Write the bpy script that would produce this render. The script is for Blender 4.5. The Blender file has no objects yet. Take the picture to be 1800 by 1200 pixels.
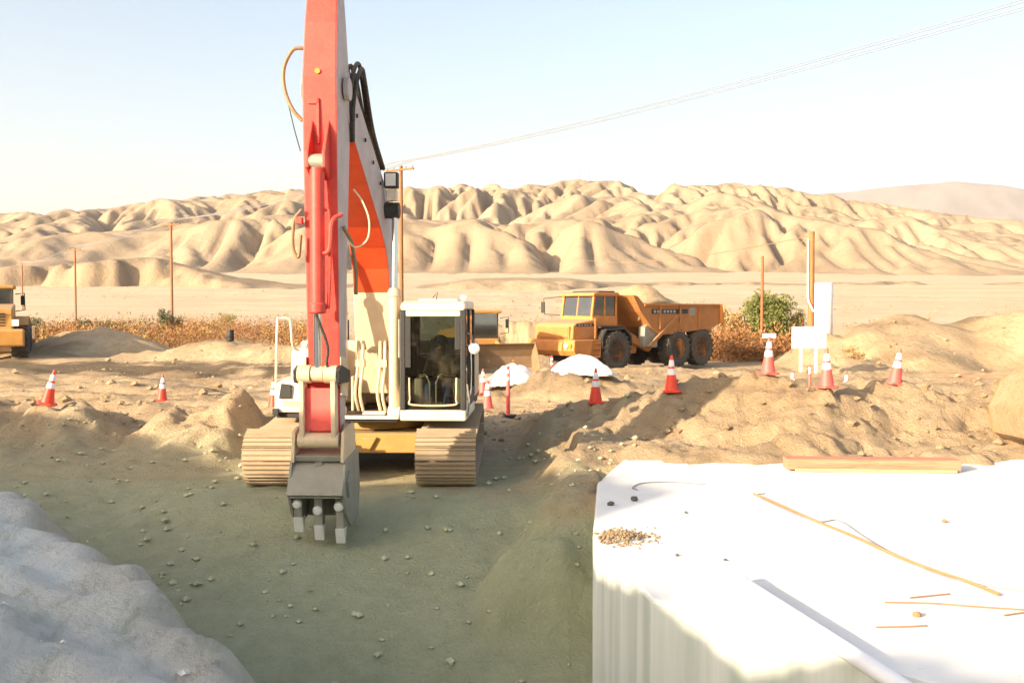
import bpy, bmesh, math, random
import numpy as np
from mathutils import Vector, Matrix
R = math.radians
scene = bpy.context.scene
C = scene.collection
random.seed(7)

# ---------------------------------------------------------------- camera, sky, sun, exposure
EYE = Vector((0.0, 0.0, 2.56)); FOC = 1750.0; PITCH = R(1.96)      # focal length in pixels of the 1800 px wide photograph
cd = bpy.data.cameras.new('camera'); cam = bpy.data.objects.new('camera', cd); C.objects.link(cam)
cam.location = EYE; cam.rotation_euler = (math.pi/2 - PITCH, 0, 0)
cd.sensor_width = 36; cd.lens = 35; cd.clip_start = 0.05; cd.clip_end = 40000
scene.camera = cam
SUN_AZ = R(50); SUN_EL = R(18)                                     # behind the camera, 50 deg to the left
TO_SUN = Vector((-math.sin(SUN_AZ)*math.cos(SUN_EL), -math.cos(SUN_AZ)*math.cos(SUN_EL), math.sin(SUN_EL)))
world = bpy.data.worlds.new('World'); scene.world = world; world.use_nodes = True
wn = world.node_tree.nodes; wl = world.node_tree.links
for n in list(wn): wn.remove(n)
wo = wn.new('ShaderNodeOutputWorld'); wb = wn.new('ShaderNodeBackground'); ws = wn.new('ShaderNodeTexSky')
ws.sky_type = 'NISHITA'; ws.sun_disc = False; ws.sun_elevation = SUN_EL
ws.sun_rotation = math.atan2(TO_SUN.x, TO_SUN.y)
ws.altitude = 300; ws.air_density = 1.0; ws.dust_density = 4.6; ws.ozone_density = 0.1
wb.inputs['Strength'].default_value = 0.108
wl.new(ws.outputs[0], wb.inputs[0]); wl.new(wb.outputs[0], wo.inputs[0])
sd = bpy.data.lights.new('sun', 'SUN'); sun = bpy.data.objects.new('sun', sd); C.objects.link(sun)
sd.energy = 4.8; sd.angle = R(0.6); sd.color = (1.0, 0.80, 0.58)
sun.rotation_euler = TO_SUN.to_track_quat('Z', 'Y').to_euler()
scene.view_settings.view_transform = 'Standard'; scene.view_settings.look = 'None'
scene.view_settings.gamma = 1.0; scene.view_settings.exposure = 1.58
scene.cycles.max_bounces = 6; scene.cycles.volume_bounces = 0; scene.cycles.transparent_max_bounces = 12
scene.cycles.use_denoising = True

# ---------------------------------------------------------------- helpers
def ray(px, py):
    x = (px-900)/FOC; zc = -(py-600)/FOC
    c, s = math.cos(PITCH), math.sin(PITCH)
    return Vector((x, c + zc*s, -s + zc*c))
def at(px, py, y):
    r = ray(px, py); return EYE + r*(y/r.y)

def _h(ix, iy, seed):
    n = (ix.astype(np.int64)*374761393 + iy.astype(np.int64)*668265263 + seed*982451653) & 0x7fffffff
    n = ((n ^ (n >> 13))*1274126177) & 0x7fffffff
    return ((n ^ (n >> 16)) & 0xffff)/65535.0
def vnoise(x, y, seed=0):
    x = np.asarray(x, float); y = np.asarray(y, float)
    ix = np.floor(x); iy = np.floor(y); fx = x-ix; fy = y-iy
    u = fx*fx*fx*(fx*(fx*6-15)+10); v = fy*fy*fy*(fy*(fy*6-15)+10)
    a = _h(ix, iy, seed); b = _h(ix+1, iy, seed); c = _h(ix, iy+1, seed); d = _h(ix+1, iy+1, seed)
    return (a*(1-u)+b*u)*(1-v) + (c*(1-u)+d*u)*v - 0.5
def fbm(x, y, seed=0, oct=4, gain=0.5):
    t = 0; a = 1.0
    for k in range(oct):
        t = t + a*vnoise(x*2**k + 17.3*k, y*2**k - 9.1*k, seed+k); a *= gain
    return t
def sstep(a, b, x):
    t = np.clip((x-a)/(b-a), 0, 1); return t*t*(3-2*t)

def link(o, parent=None):
    C.objects.link(o)
    if parent is not None: o.parent = parent
    return o
def tag(o, label=None, cat=None, group=None, kind=None):
    if label: o['label'] = label
    if cat: o['category'] = cat
    if group: o['group'] = group
    if kind: o['kind'] = kind
    return o
def thing(name, label, cat, loc=(0,0,0), rz=0.0, group=None, scale=1.0):
    o = bpy.data.objects.new(name, None); o.empty_display_size = 0.2; C.objects.link(o)
    o.location = loc; o.rotation_euler = (0, 0, rz); o.scale = (scale,)*3
    return tag(o, label, cat, group)
def copy_tree(o, parent=None):
    c = o.copy(); C.objects.link(c); c.parent = parent
    for ch in [k for k in o.children]: copy_tree(ch, c)
    return c

class MB:
    """collects shapes into one mesh"""
    def __init__(s): s.v = []; s.f = []; s.m = []
    def add(s, vs, fs, mi=0):
        b = len(s.v); s.v += [tuple(v) for v in vs]
        s.f += [tuple(b+i for i in f) for f in fs]; s.m += [mi]*len(fs); return s
    def box(s, x0, x1, y0, y1, z0, z1, mi=0, mat=None):
        vs = [Vector((x, y, z)) for z in (z0, z1) for y in (y0, y1) for x in (x0, x1)]
        if mat is not None: vs = [mat @ v for v in vs]
        return s.add(vs, [(0,2,3,1),(4,5,7,6),(0,1,5,4),(2,6,7,3),(0,4,6,2),(1,3,7,5)], mi)
    def obox(s, c, sx, sy, sz, rot=(0,0,0), mi=0):
        from mathutils import Euler
        M = Matrix.Translation(Vector(c)) @ Euler(rot).to_matrix().to_4x4()
        return s.box(-sx/2, sx/2, -sy/2, sy/2, -sz/2, sz/2, mi, M)
    def prism(s, poly, x0, x1, axis='x', mi=0, mi_side=None):
        """poly of (a,b) extruded along axis; axis x: (y,z), y: (x,z), z: (x,y)"""
        n = len(poly)
        def P(t, a, b): return {'x': (t, a, b), 'y': (a, t, b), 'z': (a, b, t)}[axis]
        vs = [P(x0, a, b) for a, b in poly] + [P(x1, a, b) for a, b in poly]
        ms = mi if mi_side is None else mi_side
        s.add(vs, [tuple(range(n))[::-1], tuple(range(n, 2*n))], ms)
        b0 = len(s.v) - 2*n
        for i in range(n):
            j = (i+1) % n
            s.f.append((b0+i, b0+j, b0+n+j, b0+n+i)); s.m.append(mi)
        return s
    def cyl(s, p0, p1, r0, r1=None, n=12, mi=0, cap=True):
        p0 = Vector(p0); p1 = Vector(p1); r1 = r0 if r1 is None else r1
        d = (p1-p0).normalized(); a = d.orthogonal().normalized(); b = d.cross(a)
        vs = []
        for p, r in ((p0, r0), (p1, r1)):
            for i in range(n):
                t = 2*math.pi*i/n; vs.append(p + (a*math.cos(t) + b*math.sin(t))*r)
        fs = [(i, (i+1) % n, n+(i+1) % n, n+i) for i in range(n)]
        if cap: fs += [tuple(range(n))[::-1], tuple(range(n, 2*n))]
        return s.add(vs, fs, mi)
    def tube(s, pts, r, n=8, mi=0):
        pts = [Vector(p) for p in pts]; m = len(pts); vs = []
        up = None
        for i, p in enumerate(pts):
            d = (pts[min(i+1, m-1)] - pts[max(i-1, 0)]).normalized()
            if up is None: up = d.orthogonal().normalized()
            up = (up - d*up.dot(d)).normalized(); b = d.cross(up)
            rr = r[i] if isinstance(r, (list, tuple)) else r
            for k in range(n):
                t = 2*math.pi*k/n; vs.append(p + (up*math.cos(t)+b*math.sin(t))*rr)
        fs = []
        for i in range(m-1):
            for k in range(n):
                fs.append((i*n+k, i*n+(k+1) % n, (i+1)*n+(k+1) % n, (i+1)*n+k))
        fs += [tuple(range(n))[::-1], tuple(range((m-1)*n, m*n))]
        return s.add(vs, fs, mi)
    def lathe(s, prof, c=(0,0,0), axis='z', n=24, mi=0):
        """prof: (radius, along)"""
        c = Vector(c); vs = []
        for r, t in prof:
            for i in range(n):
                a = 2*math.pi*i/n; u, w = r*math.cos(a), r*math.sin(a)
                vs.append(c + Vector({'z': (u, w, t), 'x': (t, u, w), 'y': (w, t, u)}[axis]))
        fs = []
        for j in range(len(prof)-1):
            for i in range(n):
                fs.append((j*n+i, j*n+(i+1) % n, (j+1)*n+(i+1) % n, (j+1)*n+i))
        if prof[0][0] > 1e-4: fs.append(tuple(range(n))[::-1])
        if prof[-1][0] > 1e-4: fs.append(tuple(range((len(prof)-1)*n, len(prof)*n)))
        return s.add(vs, fs, mi)
    def mesh(s, name):
        me = bpy.data.meshes.new(name); me.from_pydata(s.v, [], s.f); me.validate(); me.update()
        return me
    def build(s, name, mats, parent=None, smooth=False, bevel=0, loc=None, rz=None):
        me = s.mesh(name)
        mats = mats if isinstance(mats, (list, tuple)) else [mats]
        for m in mats: me.materials.append(m)
        if len(me.polygons) == len(s.m): me.polygons.foreach_set('material_index', s.m)
        bm = bmesh.new(); bm.from_mesh(me); bmesh.ops.recalc_face_normals(bm, faces=bm.faces); bm.to_mesh(me); bm.free()
        if smooth:
            me.polygons.foreach_set('use_smooth', [True]*len(me.polygons))
            try: me.set_sharp_from_angle(angle=R(40))
            except Exception: pass
        o = bpy.data.objects.new(name, me); link(o, parent)
        if loc is not None: o.location = loc
        if rz is not None: o.rotation_euler = (0, 0, rz)
        if bevel:
            md = o.modifiers.new('bevel', 'BEVEL'); md.width = bevel; md.segments = 2; md.limit_method = 'ANGLE'; md.angle_limit = R(40)
        return o

def arc(pts, n=8):
    """Catmull-Rom through points"""
    P = [Vector(p) for p in pts]; P = [2*P[0]-P[1]] + P + [2*P[-1]-P[-2]]; out = []
    for i in range(1, len(P)-2):
        for k in range(n):
            t = k/n
            out.append(0.5*((2*P[i]) + (P[i+1]-P[i-1])*t + (2*P[i-1]-5*P[i]+4*P[i+1]-P[i+2])*t*t + (3*P[i]-P[i-1]-3*P[i+1]+P[i+2])*t**3))
    return out + [P[-2]]

# ---------------------------------------------------------------- materials
def nodes(name):
    m = bpy.data.materials.new(name); m.use_nodes = True
    nt = m.node_tree; b = nt.nodes['Principled BSDF']
    return m, nt, b
def N(nt, typ, **kw):
    n = nt.nodes.new(typ)
    for k, v in kw.items():
        if k in n.inputs: n.inputs[k].default_value = v
        else: setattr(n, k, v)
    return n
def ramp(nt, fac, stops):
    r = nt.nodes.new('ShaderNodeValToRGB'); e = r.color_ramp.elements
    while len(e) < len(stops): e.new(0.5)
    for k, (p, c) in enumerate(stops):
        e[k].position = p; e[k].color = (c, c, c, 1) if isinstance(c, (int, float)) else (*c, 1)
    nt.links.new(fac, r.inputs[0]); return r.outputs[0]
def mixc(nt, fac, a, b, mode='MIX'):
    n = nt.nodes.new('ShaderNodeMix'); n.data_type = 'RGBA'; n.blend_type = mode
    for sock, v in ((n.inputs[0], fac), (n.inputs[6], a), (n.inputs[7], b)):
        if hasattr(v, 'is_linked') or isinstance(v, bpy.types.NodeSocket): nt.links.new(v, sock)
        elif isinstance(v, (int, float)): sock.default_value = v
        else: sock.default_value = (*v, 1)
    return n.outputs[2]
def coords(nt, scale=(1,1,1), obj=True):
    t = nt.nodes.new('ShaderNodeTexCoord'); m = nt.nodes.new('ShaderNodeMapping'); m.inputs['Scale'].default_value = scale
    nt.links.new(t.outputs['Object' if obj else 'Generated'], m.inputs[0]); return m.outputs[0]
def noise(nt, vec, scale, detail=4, rough=0.55, dist=0.0):
    n = nt.nodes.new('ShaderNodeTexNoise'); n.inputs['Scale'].default_value = scale; n.inputs['Detail'].default_value = detail
    n.inputs['Roughness'].default_value = rough; n.inputs['Distortion'].default_value = dist
    nt.links.new(vec, n.inputs['Vector']); return n.outputs['Fac']
def bump(nt, b, h, strength=0.3, dist=0.02):
    n = nt.nodes.new('ShaderNodeBump'); n.inputs['Strength'].default_value = strength; n.inputs['Distance'].default_value = dist
    nt.links.new(h, n.inputs['Height']); nt.links.new(n.outputs[0], b.inputs['Normal'])

DUST = (0.40, 0.29, 0.18)
def paint(name, col, rough=0.45, dust=0.35, metal=0.0, scale=3.0, dustcol=DUST):
    """worn paint: colour variation, dust in patches and on upward faces, small scratches"""
    m, nt, b = nodes(name); v = coords(nt)
    n1 = noise(nt, v, scale, 6, 0.65); n2 = noise(nt, v, scale*9, 5, 0.7)
    c = mixc(nt, ramp(nt, n1, [(0.35, 0.0), (0.7, 1.0)]), [k*0.82 for k in col], [min(1, k*1.08) for k in col])
    g = nt.nodes.new('ShaderNodeNewGeometry'); sx = nt.nodes.new('ShaderNodeSeparateXYZ'); nt.links.new(g.outputs['Normal'], sx.inputs[0])
    up = ramp(nt, sx.outputs['Z'], [(0.3, 0.0), (0.95, 0.75)])
    pat = ramp(nt, n2, [(0.48, 0.0), (0.78, 0.55)])
    mx = nt.nodes.new('ShaderNodeMath'); mx.operation = 'MAXIMUM'; nt.links.new(up, mx.inputs[0]); nt.links.new(pat, mx.inputs[1])
    ml = nt.nodes.new('ShaderNodeMath'); ml.operation = 'MULTIPLY'; nt.links.new(mx.outputs[0], ml.inputs[0]); ml.inputs[1].default_value = min(1, dust*2)
    c = mixc(nt, ml.outputs[0], c, dustcol)
    nt.links.new(c, b.inputs['Base Color'])
    nt.links.new(ramp(nt, n2, [(0.3, rough), (0.8, min(1, rough+0.3))]), b.inputs['Roughness'])
    b.inputs['Metallic'].default_value = metal
    bump(nt, b, n2, 0.08, 0.01)
    return m
def plain(name, col, rough=0.6, metal=0.0, var=0.15, scale=6.0):
    m, nt, b = nodes(name); v = coords(nt); n1 = noise(nt, v, scale, 5, 0.6)
    c = mixc(nt, ramp(nt, n1, [(0.3, 0.0), (0.7, 1.0)]), [k*(1-var) for k in col], [min(1, k*(1+var)) for k in col])
    nt.links.new(c, b.inputs['Base Color']); b.inputs['Roughness'].default_value = rough; b.inputs['Metallic'].default_value = metal
    bump(nt, b, n1, 0.1, 0.01)
    return m
def wood(name, col, scale=(12,12,0.8)):
    m, nt, b = nodes(name); v = coords(nt, scale); n1 = noise(nt, v, 2.0, 6, 0.65, 0.6)
    c = mixc(nt, ramp(nt, n1, [(0.3, 0.0), (0.7, 1.0)]), [k*0.55 for k in col], [min(1, k*1.15) for k in col])
    nt.links.new(c, b.inputs['Base Color']); b.inputs['Roughness'].default_value = 0.85; bump(nt, b, n1, 0.4, 0.02)
    return m
def glassmat(name, tint=(0.55, 0.6, 0.58), refl=0.12):
    m, nt, b = nodes(name); nt.nodes.remove(b); out = nt.nodes['Material Output']
    t = nt.nodes.new('ShaderNodeBsdfTransparent'); t.inputs[0].default_value = (*tint, 1)
    g = nt.nodes.new('ShaderNodeBsdfGlossy'); g.inputs['Roughness'].default_value = 0.04
    f = nt.nodes.new('ShaderNodeLayerWeight'); f.inputs[0].default_value = refl
    d = nt.nodes.new('ShaderNodeBsdfDiffuse'); d.inputs[0].default_value = (0.45, 0.36, 0.26, 1)
    m1 = nt.nodes.new('ShaderNodeMixShader'); m2 = nt.nodes.new('ShaderNodeMixShader')
    nt.links.new(f.outputs['Fresnel'], m1.inputs[0]); nt.links.new(t.outputs[0], m1.inputs[1]); nt.links.new(g.outputs[0], m1.inputs[2])
    v = coords(nt); n1 = noise(nt, v, 2.5, 5, 0.7)
    nt.links.new(ramp(nt, n1, [(0.5, 0.01), (0.85, 0.13)]), m2.inputs[0])
    nt.links.new(m1.outputs[0], m2.inputs[1]); nt.links.new(d.outputs[0], m2.inputs[2]); nt.links.new(m2.outputs[0], out.inputs[0])
    return m

M = {}
M['red'] = paint('faded_red_paint', (0.62, 0.050, 0.034), 0.38, 0.14)
M['redorange'] = paint('orange_red_paint', (0.66, 0.060, 0.008), 0.40, 0.08)
M['cream'] = paint('cream_paint', (0.66, 0.52, 0.34), 0.45, 0.30)
M['whitecream'] = paint('pale_cream_paint', (0.76, 0.68, 0.54), 0.42, 0.18)
M['greypaint'] = paint('pale_grey_paint', (0.42, 0.36, 0.35), 0.5, 0.2)
M['black'] = plain('black_rubber', (0.018, 0.018, 0.017), 0.65)
M['hose'] = paint('hydraulic_hose', (0.03, 0.028, 0.024), 0.6, 0.35)
M['hosetan'] = plain('tan_hose', (0.24, 0.16, 0.075), 0.6)
M['chrome'] = plain('chrome_rod', (0.62, 0.62, 0.60), 0.16, 1.0, 0.04)
M['steel'] = paint('worn_steel', (0.30, 0.30, 0.25), 0.5, 0.3, 0.25)
M['bright'] = plain('polished_steel', (0.80, 0.80, 0.78), 0.3, 0.35, 0.05)
M['track'] = paint('dusty_track_steel', (0.40, 0.31, 0.20), 0.75, 0.5, 0.0)
M['frame'] = paint('dusty_yellow_frame', (0.42, 0.25, 0.06), 0.6, 0.45)
M['dark'] = paint('dark_frame', (0.026, 0.026, 0.025), 0.5, 0.07)
M['glass'] = glassmat('cab_glass', (0.55, 0.60, 0.58))
M['truckglass'] = glassmat('truck_glass', (0.34, 0.40, 0.38), 0.62)
M['seat'] = plain('seat_cloth', (0.03, 0.03, 0.035), 0.9)
M['truck'] = paint('truck_orange', (0.60, 0.215, 0.04), 0.55, 0.42)
M['truckdark'] = paint('truck_body_brown', (0.40, 0.16, 0.04), 0.6, 0.35)  # truck orange darkened, so the body's shade sits in the paint
M['loader'] = paint('loader_yellow', (0.50, 0.25, 0.05), 0.5, 0.42)
M['tyre'] = paint('dusty_tyre', (0.055, 0.052, 0.048), 0.85, 0.42, 0, 2.0)
M['grille'] = paint('grille_orange', (0.50, 0.22, 0.07), 0.6, 0.4)
M['cone'] = plain('cone_orange', (0.78, 0.06, 0.025), 0.5, 0, 0.12)
M['conepink'] = plain('cone_faded', (0.78, 0.11, 0.09), 0.55, 0, 0.12)
M['band'] = plain('reflective_white', (0.80, 0.80, 0.80), 0.35, 0, 0.06)
M['pvc'] = plain('white_plastic', (0.82, 0.83, 0.86), 0.35, 0, 0.03)
M['white'] = plain('white_paint', (0.80, 0.79, 0.76), 0.5, 0, 0.05)
M['tarp'] = plain('white_sheeting', (0.80, 0.76, 0.70), 0.55, 0, 0.08)
M['lettering'] = plain('grey_print', (0.33, 0.32, 0.31), 0.7, 0, 0.05)
M['pole'] = wood('pole_wood', (0.30, 0.13, 0.055))
M['polelit'] = wood('pole_wood_red', (0.42, 0.17, 0.06))  # redder wood of the service pole and cabinet legs
M['timber'] = wood('timber_red', (0.60, 0.24, 0.14), (0.8, 12, 12))
M['timberpale'] = wood('timber_pale', (0.62, 0.33, 0.2), (0.8, 12, 12))
M['wire'] = plain('wire_grey', (0.22, 0.22, 0.23), 0.5)
M['rust'] = paint('rusty_orange_steel', (0.42, 0.17, 0.065), 0.6, 0.45)
M['loaderbucket'] = paint('worn_bucket_steel', (0.24, 0.155, 0.085), 0.7, 0.4)  # dusty brown, darkened to carry the bucket's shade in the colour
M['bucketorange'] = paint('dusty_orange_bucket', (0.55, 0.17, 0.05), 0.6, 0.2)
M['skin'] = plain('skin', (0.40, 0.22, 0.14), 0.6)
M['shirt'] = plain('khaki_shirt', (0.34, 0.24, 0.13), 0.85)
M['jeans'] = plain('blue_jeans', (0.12, 0.16, 0.28), 0.9)
M['hair'] = plain('dark_cap', (0.02, 0.018, 0.016), 0.8)
M['lamp'] = plain('lamp_lens', (0.85, 0.82, 0.75), 0.15, 0, 0.02)
M['amber'] = plain('amber_lens', (0.80, 0.25, 0.03), 0.25, 0, 0.05)
M['twig'] = plain('brown_twig', (0.30, 0.17, 0.08), 0.85)
# ---------------------------------------------------------------- terrain
def dirt_mat():
    m, nt, b = nodes('desert_dirt'); v = coords(nt)
    n1 = noise(nt, v, 0.35, 6, 0.6); n2 = noise(nt, v, 3.0, 8, 0.7); n3 = noise(nt, v, 22.0, 6, 0.75)
    base = mixc(nt, ramp(nt, n1, [(0.35, 0.0), (0.68, 1.0)]), (0.42, 0.30, 0.172), (0.54, 0.41, 0.262))
    base = mixc(nt, ramp(nt, n2, [(0.36, 0.55), (0.52, 0.0)]), base, (0.34, 0.24, 0.135))
    base = mixc(nt, ramp(nt, n3, [(0.58, 0.0), (0.74, 0.6)]), base, (0.60, 0.48, 0.33))
    def att(nm):
        a = nt.nodes.new('ShaderNodeAttribute'); a.attribute_name = nm; return a.outputs['Fac']
    # paler olive, freshly dug soil in the trench, pale caliche on the near bank, dark band and patches on the site floor
    olive_soil = mixc(nt, ramp(nt, n2, [(0.3, 0.0), (0.75, 1.0)]), (0.40, 0.42, 0.26), (0.52, 0.54, 0.355))
    base = mixc(nt, att('damp'), base, olive_soil)
    sv = coords(nt, (3.2, 1.1, 1)); st = noise(nt, sv, 1.6, 7, 0.7, 0.8)
    pale = mixc(nt, ramp(nt, st, [(0.34, 0.0), (0.50, 1.0)]), (0.58, 0.64, 0.55), (0.90, 0.92, 0.87))
    base = mixc(nt, att('pale'), base, pale)
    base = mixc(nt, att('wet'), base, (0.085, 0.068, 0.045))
    fan = mixc(nt, ramp(nt, noise(nt, coords(nt, (0.02, 0.06, 1)), 1.0, 8, 0.65), [(0.35, 0.0), (0.7, 1.0)]), (0.46, 0.35, 0.23), (0.58, 0.465, 0.325))
    base = mixc(nt, att('fan'), base, fan)
    nt.links.new(base, b.inputs['Base Color']); b.inputs['Roughness'].default_value = 0.95
    b.inputs['Specular IOR Level'].default_value = 0.15
    ad = nt.nodes.new('ShaderNodeMath'); ad.operation = 'MULTIPLY_ADD'
    nt.links.new(n3, ad.inputs[0]); ad.inputs[1].default_value = 0.45; nt.links.new(n2, ad.inputs[2])
    bump(nt, b, ad.outputs[0], 1.0, 0.13)
    return m
M['dirt'] = dirt_mat()

CA, SA = math.cos(SUN_AZ), math.sin(SUN_AZ)
def lip_y(x):
    return np.interp(x, [-40, -20, -14, -8, -4.1, -1.2, 0.5, 3, 10, 40], [22, 18, 15.5, 11.8, 7.9, 4.4, 3.0, 2.0, 1.0, 1.0])
def mound(x, y, cx, cy, rx, ry, h, p=1.6):
    r = np.sqrt(((x-cx)/rx)**2 + ((y-cy)/ry)**2)
    return h*np.clip(1-r**p, 0, 1)
def terrain_parts(x, y):
    x = np.asarray(x, float); y = np.asarray(y, float)
    # general level: bench, site, fan rising to the hills
    z = np.interp(y, [-60, 0, 7.5, 9, 10.5, 13, 14.6, 18, 22, 30, 46, 60, 110, 150, 300, 600, 900, 3000], [0.5, 0.5, -1.9, -1.5, -1.0, -0.42, -0.12, -0.08, 0.05, -0.08, -0.36, -0.45, -0.35, 0.8, 5.6, 21, 38, 40])
    n_big = fbm(x*0.12, y*0.16, 3, 4); n_mid = fbm(x*0.9, y*0.9, 11, 4, 0.55); n_fin = fbm(x*4.5, y*4.5, 23, 3, 0.6)
    far = sstep(24, 70, y)
    z = z + n_big*(0.25+0.3*far)*sstep(16, 30, y)
    # lumps and low windrows over the site floor behind the excavator
    site = sstep(21, 24, y)*(1-sstep(75, 95, y))
    z = z + site*(np.abs(fbm(x*0.22, y*0.6, 31, 4))*0.55 - 0.12)
    z = z + site*0.10*fbm(x*0.13, y*1.6, 33, 3)*sstep(23, 26, y)
    # left berm
    cl = 20.3 + 0.8*np.sin(x*0.31) + fbm(x*0.5, 0*x, 41, 2)*1.2
    hl = np.interp(x, [-30, -14, -9, -7.2, -6.2, -5.2, -4.3, -3.4], [0.7, 0.7, 0.6, 0.48, 0.55, 0.75, 0.55, 0.0]) + fbm(x*1.1, y*0.35, 43, 3)*0.42
    f = (y-cl); prof = np.where(f < 0, np.clip(1+f/3.6, 0, 1)**1.1, np.clip(1-f/2.6, 0, 1)**1.4)
    zb = hl*prof; lb = np.clip(hl*prof, 0, None)*(x < -3.2)
    z = z + lb
    # right berm behind the slab
    cr = 18.1 + 0.4*np.sin(x*0.6+1) + fbm(x*0.6, 0*x, 47, 2)*0.7
    hr = np.interp(x, [-0.4, 0.3, 0.9, 2.0, 3.4, 4.5, 5.6, 6.8, 8.0, 9.2, 11, 14, 20], [0.0, 0.78, 0.72, 1.0, 1.40, 1.50, 1.42, 1.32, 1.12, 1.3, 1.35, 1.0, 0.3]) + fbm(x*0.8, y*0.5, 53, 3)*0.24*sstep(0, 2, x)
    front = np.interp(x, [0, 1.5, 3, 5, 12], [4.2, 3.8, 3.5, 3.3, 3.3])
    f = (y-cr); prof = np.where(f < 0, np.clip(1+f/front, 0, 1)**0.95, np.clip(1-f/4.0, 0, 1)**1.2)
    z = z + np.clip(hr, 0, None)*prof*sstep(-0.5, 0.6, x)
    # shoulder of dirt spilled between trench and slab, back edge of the slab
    z = np.maximum(z, -1.4 + 1.68*sstep(9.4, 12.4, y+n_mid*0.5)*sstep(-1.2, 0.75, x-0.1*(y-12)+n_mid*0.35)*np.where(x > 1.1+0.25*n_mid, sstep(13.6, 14.4, y), 1)*(1-sstep(22, 26, y)))
    z = np.maximum(z, np.where((x > 1.0) & (y > 13.2) & (y < 22), 0.10 + 0.34*sstep(13.9, 15.4, y + n_mid*0.9), -9))
    # mounds
    mm = 0*x
    for a in ((10.6, 18.0, 2.0, 2.6, 0.5), (0.35, 14.6, 0.9, 1.0, 0.28), (-5.2, 19.4, 1.0, 1.2, 0.22), (-8.4, 18.2, 1.0, 0.9, 0.35), (-10.6, 19.4, 1.2, 1.0, 0.3),
              (0.9, 31, 2.4, 2.0, 0.62), (2.6, 30, 2.6, 1.8, 0.5), (-0.5, 52, 4.0, 3, 1.5), (2.2, 53, 3.4, 3, 1.4), (-26, 62, 5.5, 3.5, 1.9), (-16, 58, 7, 3, 1.0), (-9.5, 55, 6, 3, 0.9),
              (18, 50, 6, 5, 1.7), (24, 54, 8, 6, 2.2), (31, 52, 7, 6, 1.9), (15, 44, 3, 2.5, 0.6), (38, 58, 9, 6, 2.6)):
        q_ = mound(x+n_mid*0.9, y+n_big*1.5, *a); z = z + q_; mm = mm + q_
    # near bank on which the photographer stands
    ly = lip_y(x) + n_mid*0.45 + fbm(x*0.35, y*0.35, 61, 2)*0.6
    top = np.interp(x, [-14, -4.1, -1.2, 2], [1.35, 1.22, 0.92, 0.9]) + 0.12*n_mid
    bank = top - np.clip(y-ly, 0, None)*0.95
    on = sstep(0.5, -0.4, (y-ly)*0.7)
    z = np.where(y < ly+6, np.maximum(z, np.where(y < ly, top, bank)), z)
    z = z + on*(0.10*fbm((x*0.77+y*0.64)*2.6, (y*0.77-x*0.64)*0.7, 63, 4) + 0.05*n_fin)*(y > 1.5)
    # long spoil ridge behind the photographer (throws the trench into shade)
    u = x*CA - y*SA; s = x*SA + y*CA
    H = np.interp(u, [-60, -34, -26, -21, -18, -15, -13.8, -13.0, -12.2, -10.8, -9.6, -8.0, -7.5, -6.9, -5.2, -4.3, -3.6, -3.1, -2.4, -1.5, 1, 6, 14],
                     [0, 2.2, 5.2, 5.5, 5.62, 5.45, 5.3, 5.65, 6.35, 6.6, 6.6, 6.62, 6.0, 5.5, 5.45, 5.2, 5.4, 5.66, 5.6, 5.3, 5.2, 4, 0]) + 0.14*vnoise(u*1.7, 0*u, 71)+0.08*vnoise(u*4.1, 0*u, 72)
    rid = H - np.abs(s+10.0)*0.68 + 0.10*n_mid*np.clip(np.abs(s+10), 0, 1)
    z = np.where(s < 0, np.maximum(z, rid), z)
    # clods and roughness
    rough = np.interp(y, [0, 12, 26, 70, 140], [1, 1, 1.0, 0.9, 0.0])
    pile = np.clip(mm*1.6, 0, 1)
    hump = np.clip(pile + lb*2 + np.clip(hr, 0, None)*prof*2*(x > 0), 0, 1)
    n_cl = np.clip(0.16-np.abs(fbm(x*2.6, y*2.6, 27, 3)), 0, 1)
    z = z + rough*(n_mid*(0.10+0.16*hump) + n_fin*(0.045+0.06*hump) - n_cl*(0.10+0.42*hump))*np.where(s < -2, 0.4, 1)
    # excavator stands on a levelled bench
    bench = sstep(1.3, 0.3, np.maximum(np.abs(x+2.26)-1.8, np.abs(y-16.9)-2.5))
    z = z*(1-bench) + bench*(-0.12 + 0.02*n_fin)
    tr = sstep(2.5, 0.8, np.maximum(np.abs(x-8.2)-4.0, np.abs(y-51)-5.0)); z = z*(1-tr) + tr*(-0.38+0.03*n_fin)
    return z, on, u, s
def tz(x, y): return float(terrain_parts(np.array([x]), np.array([y]))[0][0])
def on_ground(px, py, y0, y1, n=600):
    ys = np.linspace(y0, y1, n); r = ray(px, py)
    xs = EYE.x + r.x/r.y*ys; zs = EYE.z + r.z/r.y*ys
    g = terrain_parts(xs, ys)[0]; k = np.nonzero(zs <= g)[0]
    i = k[0] if len(k) else int(np.argmax((g-zs)/ys))
    return Vector((xs[i], ys[i], g[i]))

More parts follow.
